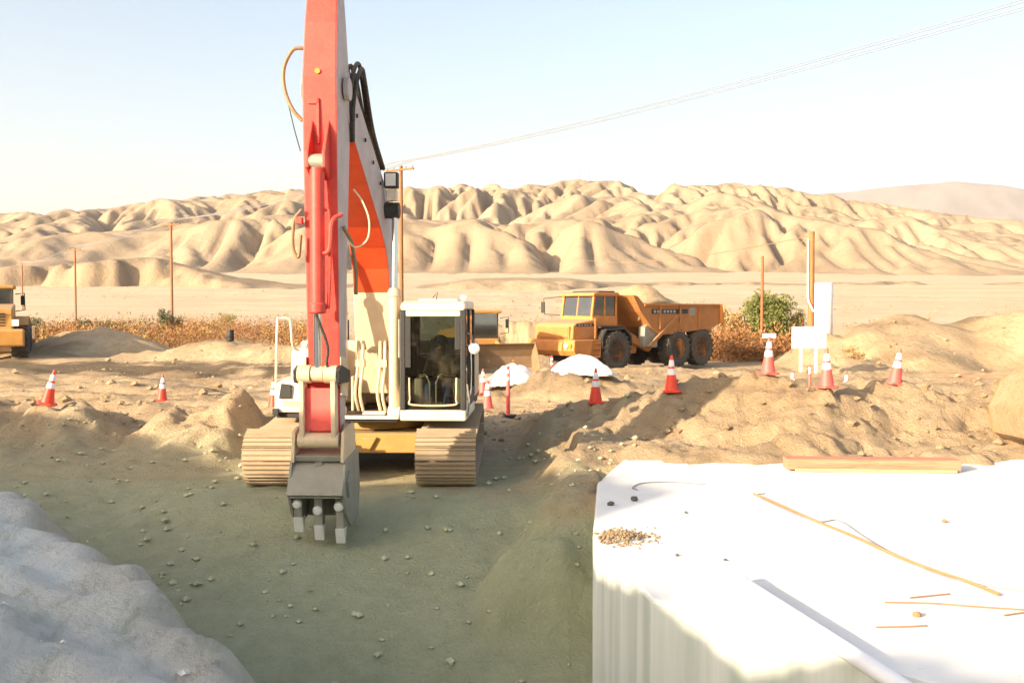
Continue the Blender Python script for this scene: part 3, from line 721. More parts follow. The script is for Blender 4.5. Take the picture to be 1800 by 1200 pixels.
# ---- boom (goose neck): pale grey side plates, orange-red belly, cream foot
def boom():
    belly = [(-0.38, 1.25), (-0.52, 2.0), (-0.66, 2.92), (-0.76, 3.3), (-0.98, 3.62), (-1.35, 3.92), (-3.62, 5.22), (-3.92, 5.42)]
    back = [(0.28, 1.30), (0.22, 2.0), (0.12, 2.92), (0.06, 3.5), (-0.06, 3.98), (-0.45, 4.42), (-3.45, 5.84), (-3.88, 5.72)]
    hw = [0.30, 0.30, 0.30, 0.30, 0.295, 0.28, 0.23, 0.20]
    vs = []
    for (a, w) in zip(belly, hw): vs += [(-w, a[0], a[1]), (w, a[0], a[1])]
    for (a, w) in zip(back, hw): vs += [(-w, a[0], a[1]), (w, a[0], a[1])]
    n = len(belly); mb = MB(); b0 = 2*n
    for i in range(n-1):
        lo = i < 2
        mb_f = [((2*i, 2*i+1, 2*i+3, 2*i+2), 2 if lo else 1), ((b0+2*i, b0+2*i+2, b0+2*i+3, b0+2*i+1), 2 if lo else 1),
                ((2*i, 2*i+2, b0+2*i+2, b0+2*i), 2 if lo else 0), ((2*i+1, b0+2*i+1, b0+2*i+3, 2*i+3), 2 if lo else 0)]
        for f, m_ in mb_f: mb.f.append(f); mb.m.append(m_)
    mb.f += [(0, b0, b0+1, 1), (2*n-2, 2*n-1, b0+2*n-1, b0+2*n-2)]; mb.m += [2, 1]
    mb.v = vs
    return E(mb, 'boom', [M['greypaint'], M['redorange'], M['cream']], bevel=0.02)
bo = boom()
for s_ in (-1, 1):
    E(MB().cyl((s_*0.27, -0.95, 4.22), (s_*0.50, -0.95, 4.22), 0.13, n=18), 'pin_boss', M['dark'], bo, True)
    E(MB().cyl((s_*0.24, -3.8, 5.52), (s_*0.31, -3.8, 5.52), 0.15, n=18), 'pivot_boss', M['greypaint'], bo, True)
mb = MB(); mb.box(0.30, 0.52, -1.22, -1.04, 4.55, 4.80); wl_ = E(mb, 'work_light', M['dark'], bevel=0.02)
E(MB().box(0.33, 0.49, -1.228, -1.22, 4.58, 4.77), 'lens', M['lamp'], wl_, bevel=0)
E(MB().box(0.33, 0.50, -1.15, -0.98, 4.36, 4.53), 'lamp_bracket', M['whitecream'], bevel=0.01)
for k in range(5):
    E(MB().cyl((0.295-0.012*k*0.9, -0.9-0.55*k, 4.35+0.24*k), (0.315-0.012*k*0.9, -0.9-0.55*k, 4.35+0.24*k), 0.03, n=10), 'bolt', M['dark'], bo, True, 0)
# boom cylinders
for s_ in (-1, 1):
    x = s_*0.435
    bc = E(MB().cyl((x, -1.10, 1.02), (x, -1.04, 2.98), 0.085, n=18), 'boom_cylinder', M['cream'], smooth=True, bevel=0)
    E(MB().cyl((x, -1.04, 2.9), (x, -0.95, 4.22), 0.05, n=16), 'cylinder_rod', M['chrome'], bc, True, 0)
    E(MB().lathe([(0.085, 0), (0.105, 0.02), (0.105, 0.10), (0.085, 0.12)], (x, -1.045, 2.84), 'z', 18), 'gland', M['cream'], bc, True, 0)
    E(MB().cyl((x-0.09, -1.10, 1.0), (x+0.09, -1.10, 1.0), 0.11, n=16), 'foot_eye', M['whitecream'], bc, True, 0)
    E(MB().cyl((x-0.075, -0.95, 4.22), (x+0.075, -0.95, 4.22), 0.12, n=16), 'rod_eye', M['dark'], bc, True, 0)
    E(MB().tube(arc([(x-s_*0.0+0.10, -1.04, 2.86), (x+0.11, -1.06, 2.3), (x+0.10, -1.08, 1.2)], 5), 0.014, 6), 'feed_pipe', M['cream'], bc, True, 0)
# stick cylinder along the top of the boom
sc_ = E(MB().cyl((0, -1.0, 4.98), (0, -2.9, 5.95), 0.10, n=18), 'stick_cylinder', M['red'], smooth=True, bevel=0)
E(MB().cyl((0, -2.8, 5.9), (0, -3.72, 6.72), 0.055, n=14), 'cylinder_rod', M['chrome'], sc_, True, 0)
mb = MB(); mb.prism([(-0.75, 4.35), (-1.25, 4.6), (-1.05, 5.08), (-0.9, 5.08)], -0.11, 0.11, 'x'); E(mb, 'cylinder_bracket', M['redorange'], sc_)
# dark hose bundle and valve block on the boom nose
for k in range(5):
    x = 0.08+0.05*k; j = (0.0, 0.07, -0.05, 0.10, 0.03)[k]
    E(MB().tube(arc([(x, -1.1, 4.86), (x, -2.0, 5.28), (x+0.03, -2.75, 5.78+j), (x+0.05, -3.1, 5.92+j), (x+0.04, -3.36-j*0.4, 5.72+j), (x+0.0, -3.46, 5.35), (x-0.02, -3.4, 4.9)], 6), 0.030, 7), 'hose', M['hose'], smooth=True, bevel=0)
E(MB().obox((0.08, -2.6, 5.60), 0.16, 0.3, 0.14, (-0.44, 0, 0)), 'valve_block', M['dark'], bevel=0.02)

# ---- stick, bucket cylinder, links
def stick():
    front = [(-3.98, 0.98), (-4.04, 1.4), (-4.12, 3.2), (-4.20, 5.0), (-4.22, 5.6), (-4.12, 6.3), (-3.92, 7.05)]
    back = [(-3.72, 0.98), (-3.72, 1.4), (-3.60, 3.2), (-3.42, 4.9), (-3.38, 5.55), (-3.52, 6.3), (-3.66, 7.05)]
    hw = [0.20, 0.205, 0.215, 0.222, 0.222, 0.21, 0.19]; vs = []
    for a, w in zip(front, hw): vs += [(-w, *a), (w, *a)]
    for a, w in zip(back, hw): vs += [(-w, *a), (w, *a)]
    n = len(front); b0 = 2*n; mb = MB(); mb.v = vs
    for i in range(n-1):
        for f, m_ in (((2*i, 2*i+1, 2*i+3, 2*i+2), 0), ((b0+2*i, b0+2*i+2, b0+2*i+3, b0+2*i+1), 0), ((2*i, 2*i+2, b0+2*i+2, b0+2*i), 0), ((2*i+1, b0+2*i+1, b0+2*i+3, 2*i+3), 1)):
            mb.f.append(f); mb.m.append(m_)
    mb.f += [(0, b0, b0+1, 1), (2*n-2, 2*n-1, b0+2*n-1, b0+2*n-2)]; mb.m += [0, 0]
    return E(mb, 'stick', [M['red'], M['greypaint']], bevel=0.018)
st = stick()
E(MB().box(-0.14, 0.0, -4.235, -4.20, 5.25, 5.32).box(-0.03, 0.0, -4.235, -4.195, 4.75, 5.32), 'raised_seam', M['red'], st, bevel=0.004)
E(MB().cyl((-0.02, -4.235, 5.66), (-0.02, -4.20, 5.66), 0.035, n=14), 'grease_cap', M['amber'], st, True, 0)
E(MB().cyl((-0.12, -3.8, 6.98), (0.12, -3.8, 6.98), 0.12, n=18), 'pin_boss', M['dark'], st, True)
for s_ in (-1, 1):
    E(MB().cyl((s_*0.215, -3.85, 1.02), (s_*0.27, -3.85, 1.02), 0.14, n=18), 'pin_boss', M['cream'], st, True)
    E(MB().prism([(-4.17, 4.3), (-4.46, 4.42), (-4.46, 4.62), (-4.2, 5.05)], s_*0.105-0.02, s_*0.105+0.02, 'x'), 'clevis_plate', M['red'], st)
    E(MB().prism([(-4.10, 1.55), (-3.72, 1.5), (-3.72, 2.0), (-4.10, 2.05)], s_*0.232-0.012, s_*0.232+0.012, 'x'), 'link_plate', M['cream'], st)
cy = -4.36
bk = E(MB().cyl((0, cy, 4.42), (0, cy-0.02, 2.62), 0.093, n=20), 'bucket_cylinder', M['red'], smooth=True, bevel=0)
E(MB().cyl((0, cy-0.02, 2.7), (0, cy-0.02, 1.86), 0.052, n=16), 'cylinder_rod', M['chrome'], bk, True, 0)
E(MB().lathe([(0.093, 0), (0.112, 0.02), (0.112, 0.12), (0.093, 0.14)], (0, cy-0.02, 2.6), 'z', 20), 'gland', M['red'], bk, True, 0)
E(MB().cyl((-0.09, cy, 4.5), (0.09, cy, 4.5), 0.10, n=16), 'foot_eye', M['steel'], bk, True, 0)
E(MB().cyl((-0.075, cy-0.02, 1.84), (0.075, cy-0.02, 1.84), 0.10, n=16), 'rod_eye', M['cream'], bk, True, 0)
E(MB().tube(arc([(0.10, cy, 3.9), (0.15, cy, 3.85), (0.155, cy, 3.2), (0.13, cy, 2.66)], 5), 0.022, 8), 'feed_pipe', M['red'], bk, True, 0)
E(MB().tube(arc([(0.05, cy-0.04, 3.35), (0.16, cy-0.05, 3.40), (0.19, cy-0.02, 3.75), (0.30, cy+0.05, 3.85)], 5), 0.028, 8), 'feed_elbow', M['red'], bk, True, 0)
E(MB().tube(arc([(0.0, cy-0.12, 2.6), (0.14, cy-0.1, 2.2), (0.13, cy-0.08, 1.95), (0.24, cy+0.1, 1.65)], 5), 0.02, 8), 'hose', M['hose'], bk, True, 0)
for x in (-0.25, 0.085): E(MB().cyl((x, cy-0.02, 1.84), (x+0.165, cy-0.02, 1.84), 0.115, n=16), 'link_pin', M['cream'], smooth=True)
for s_ in (-1, 1):
    lk = MB(); lk.prism([(cy-0.13, 1.90), (cy+0.05, 1.95), (-3.84, 1.86), (-3.80, 1.70), (cy+0.02, 1.72), (cy-0.10, 1.74)], s_*0.27-0.025, s_*0.27+0.025, 'x')
    E(lk, 'guide_link', M['dark'], bevel=0.01)
    lk = MB(); lk.prism([(cy-0.10, 1.88), (cy+0.08, 1.86), (cy+0.10, 0.98), (cy-0.08, 0.98)], s_*0.20-0.03, s_*0.20+0.03, 'x')
    E(lk, 'bucket_link', M['cream'], bevel=0.01)
E(MB().prism([(cy-0.02, 1.66), (cy+0.04, 1.66), (cy+0.05, 1.12), (cy-0.01, 1.12)], -0.17, 0.17, 'x'), 'link_web', M['conepink'], bevel=0.01)
E(MB().cyl((-0.26, cy+0.01, 1.0), (0.26, cy+0.01, 1.0), 0.10, n=16), 'lower_link_pin', M['cream'], smooth=True)

# ---- narrow trenching bucket: ears, hood, bulged back plate, side plates, three long teeth
W = 0.34
bu = MB()
bu.prism([(-4.44, 0.62), (-3.72, 0.70), (-3.70, 0.62), (-4.42, 0.55)], -0.29, 0.29, 'x')
bu.prism([(-4.30, 0.56), (-4.22, 0.56), (-4.24, 0.30), (-4.50, 0.10), (-4.60, 0.12)], -W+0.02, W-0.02, 'x')
bu.prism([(-3.66, 0.6), (-3.60, 0.6), (-3.50, 0.1), (-3.62, -0.3), (-3.68, -0.28), (-3.58, 0.1)], -W+0.02, W-0.02, 'x')
bkt = E(bu, 'bucket', M['steel'], bevel=0.01); bkt.location = (0, 0, 0.19)
E(MB().prism([(-4.36, 0.54), (-4.62, 0.20), (-4.64, 0.16), (-4.58, 0.14), (-4.32, 0.50)], -W-0.01, W+0.01, 'x'), 'back_plate', M['steel'], bkt)
for s_ in (-1, 1):
    E(MB().prism([(-4.40, 0.92), (-4.22, 0.96), (-3.80, 0.98), (-3.72, 0.85), (-3.70, 0.6), (-4.46, 0.54)], s_*0.315-0.022, s_*0.315+0.022, 'x'), 'ear', M['cream'], bkt)
    E(MB().prism([(-4.42, 0.56), (-3.62, 0.62), (-3.54, 0.10), (-3.66, -0.30), (-4.10, -0.34), (-4.40, -0.12), (-4.58, 0.16)], s_*(W+0.0)-0.018, s_*(W+0.0)+0.018, 'x'), 'side_plate', M['steel'], bkt)
    E(MB().prism([(-4.42, 0.30), (-4.30, 0.42), (-4.26, 0.2), (-4.36, 0.08)], s_*(W+0.03)-0.02, s_*(W+0.03)+0.02, 'x'), 'side_cutter', M['steel'], bkt)
E(MB().box(-0.05, 0.05, -4.40, -4.30, 0.28, 0.58), 'stiffener', M['steel'], bkt)
for x, zt in ((-0.26, -0.32), (0.0, -0.42), (0.27, -0.46)):
    tt = E(MB().prism([(-4.46, 0.14), (-4.30, 0.14), (-4.24, -0.12), (-4.28, zt+0.14), (-4.40, zt+0.14), (-4.42, -0.1)], x-0.05, x+0.05, 'x'), 'tooth', M['steel'], bkt)
    E(MB().prism([(-4.425, zt+0.16), (-4.265, zt+0.16), (-4.32, zt-0.04), (-4.36, zt-0.04)], x-0.06, x+0.06, 'x'), 'tooth_tip', M['bright'], tt)
    E(MB().lathe([(0.001, -0.03), (0.045, -0.022), (0.062, 0.0), (0.05, 0.03), (0.001, 0.035)], (x, -4.47, 0.02-(0.08 if x == 0 else 0.0)-(0.03 if x > 0 else 0)), 'y', 16), 'pin_cap', M['bright'], tt, True, 0)
# ---- hoses
E(MB().tube(arc([(-0.23, -4.1, 5.98), (-0.36, -4.12, 5.95), (-0.47, -4.14, 5.72), (-0.46, -4.15, 5.45), (-0.36, -4.16, 5.2), (-0.235, -4.15, 5.05)], 6), 0.024, 8), 'hose', M['hosetan'], smooth=True, bevel=0)
E(MB().tube(arc([(-0.41, -4.15, 5.25), (-0.33, -4.2, 4.95), (-0.25, -4.2, 4.66)], 6), 0.008, 6), 'cable', M['black'], smooth=True, bevel=0)
E(MB().tube(arc([(-0.24, -4.2, 3.92), (-0.33, -4.22, 3.78), (-0.35, -4.22, 3.45), (-0.28, -4.22, 3.32), (-0.25, -4.22, 3.6)], 6), 0.022, 8), 'hose', M['hosetan'], smooth=True, bevel=0)
E(MB().obox((-0.27, -4.2, 3.78), 0.09, 0.08, 0.09), 'hose_clamp', M['red'], bevel=0.01)
E(MB().tube(arc([(0.25, -4.0, 3.72), (0.34, -3.9, 3.5), (0.38, -3.85, 3.15), (0.37, -3.8, 2.85)], 6), 0.026, 8), 'hose', M['hosetan'], smooth=True, bevel=0)
E(MB().tube(arc([(0.26, -4.05, 3.62), (0.42, -4.1, 3.45), (0.58, -4.1, 3.55), (0.60, -4.08, 3.8), (0.50, -4.02, 4.05), (0.38, -3.95, 4.2)], 6), 0.013, 8), 'hose', M['cream'], smooth=True, bevel=0)
for x in (-0.20, -0.12, 0.16, 0.24):
    E(MB().tube(arc([(x, -0.62, 2.0), (x, -0.75, 2.12), (x+0.02, -0.9, 2.02), (x+0.02, -0.95, 1.7), (x-0.01, -1.0, 1.3), (x+0.03, -0.95, 1.02)], 6), 0.026, 8), 'hose', M['cream'], smooth=True, bevel=0)
for x in (-0.24, 0.12): E(MB().box(x, x+0.18, -0.98, -0.88, 1.72, 1.84), 'hose_bracket', M['cream'], bevel=0.01)
E(MB().cyl((0.32, -0.8, 1.2), (0.42, -0.95, 1.2), 0.07, n=14), 'pump', M['steel'], smooth=True)
for x in (-0.36, 0.31): E(MB().box(x, x+0.05, -0.6, 0.5, 0.98, 1.55), 'boom_foot_bracket', M['cream'], bevel=0.02)

# ---------------------------------------------------------------- seated operator, one skinned body
def person(name, label, base, rz, verts, edges, radii, mats_by_z):
    me = bpy.data.meshes.new(name); me.from_pydata(verts, edges, []); o = bpy.data.objects.new(name, me); link(o)
    sk = o.modifiers.new('skin', 'SKIN'); sk.use_smooth_shade = True
    for i, r in enumerate(radii):
        d = me.skin_vertices[0].data[i]; d.radius = r if isinstance(r, tuple) else (r, r); d.use_root = (i == 0)
    sb = o.modifiers.new('sub', 'SUBSURF'); sb.levels = 2; sb.render_levels = 2
    o.location = base; o.rotation_euler = (0, 0, rz)
    for m in mats_by_z: me.materials.append(m)
    return tag(o, label, 'person')
# local frame: pelvis at origin, facing -y
PV = [(0,0,0.10), (0,0.02,0.28), (0,0.03,0.46), (0,0.02,0.55), (0,0.0,0.62), (0,-0.02,0.72), (0,-0.02,0.80),
      (-0.18,0.03,0.47), (-0.25,-0.06,0.24), (-0.26,-0.30,0.24), (-0.26,-0.38,0.26),
      (0.18,0.03,0.47), (0.25,-0.06,0.24), (0.26,-0.30,0.24), (0.26,-0.38,0.26),
      (-0.10,-0.05,0.06), (-0.15,-0.46,0.10), (-0.14,-0.58,-0.28), (-0.14,-0.70,-0.31),
      (0.10,-0.05,0.06), (0.15,-0.46,0.10), (0.14,-0.58,-0.28), (0.14,-0.70,-0.31)]
PE = [(0,1),(1,2),(2,3),(3,4),(4,5),(5,6),(2,7),(7,8),(8,9),(9,10),(2,11),(11,12),(12,13),(13,14),(0,15),(15,16),(16,17),(17,18),(0,19),(19,20),(20,21),(21,22)]
PR = [(0.15,0.11),(0.145,0.105),(0.15,0.10),0.055,0.06,0.10,0.075,0.07,0.05,0.036,0.038,0.07,0.05,0.036,0.038,0.085,0.062,0.045,0.04,0.085,0.062,0.045,0.04]
def op_mat():
    m, nt, b = nodes('operator_clothes'); t = nt.nodes.new('ShaderNodeTexCoord'); sx = nt.nodes.new('ShaderNodeSeparateXYZ'); nt.links.new(t.outputs['Object'], sx.inputs[0])
    c = mixc(nt, ramp(nt, sx.outputs['Z'], [(0.13, 0.0), (0.15, 1.0)]), (0.10, 0.14, 0.26), (0.16, 0.105, 0.055))
    c = mixc(nt, ramp(nt, sx.outputs['Z'], [(0.55, 0.0), (0.565, 1.0)]), c, (0.20, 0.105, 0.065))
    nt.links.new(c, b.inputs['Base Color']); b.inputs['Roughness'].default_value = 0.85; return m
opm = op_mat()
cyw, syw = math.cos(YAW), math.sin(YAW)
def exw(x, y, z): return (-2.26 + x*cyw - y*syw, 16.9 + x*syw + y*cyw, -0.12 + z)
op = person('person', 'operator in khaki shirt and jeans seated at the levers inside the excavator cab', exw(1.11, -0.52, 1.33), YAW, PV, PE, PR, [opm])
cap = MB(); cap.lathe([(0.112, 0.0), (0.115, 0.03), (0.10, 0.09), (0.06, 0.125), (0.001, 0.135)], (0, -0.01, 0.77), 'z', 18); cap.box(-0.07, 0.07, -0.20, -0.10, 0.775, 0.79)
cap.build('cap', M['hair'], op, True)
fc = MB(); fc.prism([(-0.125, 0.71), (-0.15, 0.68), (-0.12, 0.67)], -0.018, 0.018, 'x'); fc.build('nose', M['skin'], op)
for s_ in (-1, 1):
    MB().lathe([(0.001, -0.008), (0.012, 0), (0.001, 0.008)], (s_*0.038, -0.115, 0.735), 'y', 8).build('eye', M['black'], op, True)
    MB().lathe([(0.001, -0.012), (0.03, 0), (0.001, 0.012)], (s_*0.10, -0.01, 0.71), 'x', 10).build('ear', M['skin'], op, True)
    hb = MB()
    for k in range(4): hb.tube([(s_*0.26-0.03+0.02*k, -0.39, 0.275-0.004*abs(k-1.5)), (s_*0.26-0.03+0.02*k, -0.44, 0.275), (s_*0.26-0.03+0.02*k, -0.45, 0.24)], [0.010, 0.0095, 0.008], 6)
    hb.tube([(s_*0.26-s_*0.035, -0.37, 0.265), (s_*0.26-s_*0.05, -0.41, 0.25), (s_*0.26-s_*0.04, -0.44, 0.24)], [0.011, 0.010, 0.009], 6)
    hb.build('fingers', M['skin'], op, True)
# ---------------------------------------------------------------- articulated dump truck (local: forward -y, camera sees the +x side)
def wheel(parent, x, y, r, w, side, name='wheel', rimmat=None):
    """tyre with chunky lugs, dished rim; side +1 faces +x"""
    wh = MB().cyl((x-w*0.3, y, r), (x+w*0.3, y, r), r*0.16, n=14).build(name, M['dark'], parent, True)
    t = MB(); h = w/2
    t.lathe([(r*0.56, -h*0.8), (r*0.66, -h*0.98), (r*0.86, -h), (r*0.955, -h*0.86), (r*0.97, -h*0.4), (r*0.97, h*0.4), (r*0.955, h*0.86), (r*0.86, h), (r*0.66, h*0.98), (r*0.56, h*0.8)], (x, y, r), 'x', 36)
    n = 20
    for k in range(n):
        for sgn in (-1, 1):
            a = 2*math.pi*(k+(0.5 if sgn > 0 else 0))/n
            Mx = Matrix.Translation((x+sgn*h*0.5, y, r)) @ Matrix.Rotation(a, 4, 'X') @ Matrix.Translation((0, 0, r*0.97)) @ Matrix.Rotation(sgn*0.35, 4, 'Z')
            t.box(-h*0.5, h*0.5, -r*0.065, r*0.065, -r*0.03, r*0.03, 0, Mx)
    t.build('tyre', M['tyre'], wh, True)
    s = side
    MB().lathe([(r*0.57, s*h*0.8), (r*0.52, s*h*0.72), (r*0.46, s*h*0.45), (r*0.34, s*h*0.38), (r*0.26, s*h*0.62), (r*0.001, s*h*0.66)], (x, y, r), 'x', 28).build('rim', rimmat or M['truckdark'], wh, True)
    return wh
TRK = on_ground(1078, 652, 44, 60)
TH = R(-47); TS = 1.0
TX = TRK.x; TY = TRK.y
hx, hy = math.sin(TH), -math.cos(TH)                      # heading; +x local side -> (cos, sin)
lx, ly_ = math.cos(TH), math.sin(TH)
org = Vector((TX - lx*1.22, TY - ly_*1.22, TRK.z-0.02))
TR = thing('dump_truck', 'dusty orange articulated dump truck carrying a heaped load of dirt', 'truck', org, TH, scale=TS)
def T(mb, name, mat, parent=None, smooth=False, bevel=0.012): return mb.build(name, mat, TR if parent is None else parent, smooth, bevel)
RW = 0.88
for s_ in (-1, 1):
    wheel(TR, s_*1.2, 0.0, RW, 0.64, s_)
    wheel(TR, s_*1.2, 4.35, RW, 0.64, s_); wheel(TR, s_*1.2, 6.2, RW, 0.64, s_)
# front frame, bumper, bonnet
T(MB().prism([(-2.75, 0.95), (-2.60, 0.72), (-1.1, 0.66), (-1.0, 1.42), (-2.70, 1.42)], -1.42, 1.42, 'x'), 'bumper', M['truck'], bevel=0.05)
T(MB().prism([(-2.2, 0.45), (-1.2, 0.45), (0.9, 0.6), (1.6, 0.6), (1.6, 1.3), (-2.2, 1.3)], -0.55, 0.55, 'x'), 'front_frame', M['dark'])
bn = T(MB().prism([(-2.55, 1.42), (-2.50, 2.02), (-2.32, 2.12), (-0.95, 2.30), (-0.95, 1.42)], -1.15, 1.15, 'x'), 'bonnet', M['truck'], bevel=0.05)
T(MB().box(-1.0, 1.0, -2.60, -2.50, 1.50, 1.98), 'grille', M['grille'], bn)
for k in range(6): T(MB().box(-0.95, 0.95, -2.63, -2.60, 1.53+k*0.075, 1.565+k*0.075), 'grille_slat', M['truck'], bn, bevel=0)
for s_ in (-1, 1):
    T(MB().cyl((s_*0.98, -2.80, 1.16), (s_*0.98, -2.70, 1.16), 0.11, n=16), 'headlight', M['lamp'], smooth=True, bevel=0)
    T(MB().box(s_*1.22-0.07, s_*1.22+0.07, -2.80, -2.72, 1.08, 1.24), 'indicator', M['amber'])
T(MB().box(1.152, 1.16, -2.3, -1.15, 1.98, 2.10), 'bonnet_stripe', M['dark'], bn, bevel=0)
for k, w in enumerate((0.12, 0.10, 0.13, 0.09, 0.12)): T(MB().box(1.161, 1.166, -2.2+k*0.18, -2.2+k*0.18+w, 2.01, 2.07), 'stripe_letter', M['lettering'], bn, bevel=0)
T(MB().box(1.152, 1.17, -2.1, -1.3, 1.52, 1.85), 'side_vent', M['grille'], bn)
# fenders and steps
for s_ in (-1, 1):
    fd = MB()
    pr = [(-1.0, 0.95), (-1.02, 1.45), (-0.75, 1.86), (0.55, 1.90), (0.95, 1.55), (1.0, 1.1), (0.93, 1.1), (0.86, 1.5), (0.5, 1.82), (-0.7, 1.78), (-0.94, 1.42), (-0.93, 0.95)]
    fd.prism(pr, s_*1.23-0.25, s_*1.23+0.25, 'x'); T(fd, 'mudguard', M['dark'])
    st_ = T(MB().prism([(-1.75, 0.62), (-1.05, 0.62), (-0.98, 1.42), (-1.6, 1.42)], s_*1.28-0.14, s_*1.28+0.14, 'x'), 'step_housing', M['truck'], bevel=0.03)
    for k in range(3): T(MB().box(s_*1.28-0.13, s_*1.28+0.145, -1.62+0.12*k, -1.15+0.12*k*0.5, 0.72+0.22*k, 0.75+0.22*k), 'tread', M['dark'], st_)
    T(MB().tube(arc([(s_*1.4, -1.4, 1.45), (s_*1.42, -1.42, 1.9), (s_*1.3, -1.3, 2.35)], 4), 0.02), 'handrail', M['truck'], smooth=True, bevel=0)
T(MB().box(-1.35, 1.35, -0.98, 0.5, 1.90, 1.98), 'catwalk', M['dark'])
# cab
cb = T(MB().prism([(-1.10, 1.98), (-1.12, 2.42), (0.55, 2.42), (0.55, 1.98)], -0.92, 0.98, 'x'), 'cab', M['truck'], bevel=0.03)
for x in (-0.90, 0.90):
    T(MB().prism([(-1.12, 2.42), (-1.02, 2.42), (-0.88, 3.30), (-0.98, 3.30)], x-0.04, x+0.06, 'x'), 'cab_pillar', M['truck'])
    T(MB().box(x-0.04, x+0.06, 0.45, 0.55, 2.42, 3.30), 'cab_pillar', M['truck']); T(MB().box(x-0.03, x+0.05, -0.30, -0.22, 2.42, 3.30), 'cab_pillar', M['truck'])
T(MB().prism([(-1.09, 2.42), (-1.05, 2.42), (-0.91, 3.30), (-0.95, 3.30)], -0.03, 0.03, 'x'), 'cab_pillar', M['truck'])
T(MB().prism([(-1.075, 2.44), (-1.06, 2.44), (-0.92, 3.29), (-0.935, 3.29)], -0.86, 0.86, 'x'), 'windscreen', M['truckglass'], cb, bevel=0)
for x in (-0.9, 0.9):
    T(MB().prism([(-1.0, 2.44), (-0.32, 2.44), (-0.32, 3.29), (-0.88, 3.29)], x, x+0.012, 'x'), 'side_window', M['truckglass'], cb, bevel=0)
    T(MB().box(x, x+0.012, -0.22, 0.45, 2.44, 3.29), 'side_window', M['truckglass'], cb, bevel=0)
T(MB().box(-0.86, 0.9, 0.49, 0.50, 2.44, 3.28), 'rear_window', M['truckglass'], cb, bevel=0)
rf = T(MB().prism([(-1.12, 3.30), (-1.10, 3.42), (-0.9, 3.46), (0.5, 3.46), (0.62, 3.38), (0.62, 3.30)], -1.0, 1.06, 'x'), 'cab_roof', M['truck'], bevel=0.03)
T(MB().box(-0.75, 0.85, -0.55, 0.5, 3.46, 3.53), 'roof_vent', M['dark'], rf)
mr = T(MB().tube([(-1.0, -1.1, 2.45), (-1.75, -1.35, 2.5), (-1.78, -1.36, 3.2), (-1.0, -1.0, 3.28)], 0.02), 'mirror_arm', M['dark'], smooth=True, bevel=0)
T(MB().box(-1.92, -1.70, -1.40, -1.35, 2.55, 3.05), 'mirror', M['dark'], mr)
# seat behind the glass
T(MB().prism([(-0.2, 2.1), (0.25, 2.1), (0.3, 2.95), (0.2, 2.95), (0.1, 2.35), (-0.2, 2.35)], 0.25, 0.7, 'x'), 'driver_seat', M['hosetan'])
# hitch, engine side, tanks
T(MB().prism([(0.6, 0.7), (1.9, 0.7), (2.0, 1.5), (0.7, 1.9)], -0.9, 0.95, 'x'), 'hitch_guard', M['truckdark'], bevel=0.04)
T(MB().box(-0.4, 0.5, 1.4, 7.0, 0.85, 1.35), 'rear_frame', M['dark'])
T(MB().prism([(1.2, 1.3), (2.6, 0.75), (2.9, 0.95), (1.3, 1.6)], 0.9, 1.1, 'x'), 'drag_arm', M['truckdark'])
T(MB().prism([(1.95, 1.0), (2.9, 0.95), (3.05, 1.9), (2.5, 2.2), (2.0, 1.9)], 0.98, 1.36, 'x'), 'side_tank', M['steel'], bevel=0.04)
# dump body: hollow tub with sloping nose and tail
def tub():
    mb = MB(); o_ = [(1.0, 3.35), (1.35, 3.30), (1.75, 2.95), (7.6, 2.95), (7.75, 2.05), (6.9, 1.78), (3.0, 1.52), (2.3, 1.9), (1.55, 2.6)]
    for x in (-1.5, 1.42): mb.prism(o_, x, x+0.08, 'x')
    mb.prism([(3.0, 1.52), (6.9, 1.78), (7.75, 2.05), (7.75, 2.15), (6.9, 1.9), (3.0, 1.65)], -1.42, 1.42, 'x')
    mb.prism([(1.0, 3.35), (1.55, 2.6), (2.3, 1.9), (3.0, 1.52), (3.0, 1.66), (2.4, 2.0), (1.65, 2.68), (1.1, 3.35)], -1.42, 1.42, 'x')
    return T(mb, 'dump_body', M['truckdark'], bevel=0.01)
db = tub()
for s_ in (-1, 1):
    T(MB().box(s_*1.53-0.05, s_*1.53+0.05, 1.75, 7.62, 2.86, 2.97), 'top_rail', M['truckdark'], db)
    T(MB().prism([(7.52, 2.95), (7.66, 2.95), (7.78, 2.05), (7.64, 2.02)], s_*1.55-0.06, s_*1.55+0.06, 'x'), 'tail_post', M['truck'], db)
    for y in (2.9, 4.4, 5.9): T(MB().box(s_*1.535-0.035, s_*1.535+0.035, y-0.06, y+0.06, 1.8, 2.86), 'side_rib', M['truckdark'], db)
    T(MB().prism([(2.0, 1.05), (2.2, 1.0), (4.3, 2.35), (4.15, 2.45)], s_*1.42+0.12*s_-0.05, s_*1.42+0.12*s_+0.05, 'x'), 'tipping_ram', M['truckdark'])
T(MB().box(1.503, 1.51, 2.3, 5.0, 2.50, 2.72), 'name_panel', M['dark'], db, bevel=0)
for k, w in enumerate((0.16, 0.14, 0.06, 0.15, 0.15, 0.13, 0.16)): T(MB().box(1.511, 1.515, 2.45+k*0.24, 2.45+k*0.24+w, 2.55, 2.67), 'panel_letter', M['lettering'], db, bevel=0)
T(MB().box(1.503, 1.512, 5.1, 5.55, 2.42, 2.82), 'badge', M['steel'], db, bevel=0)
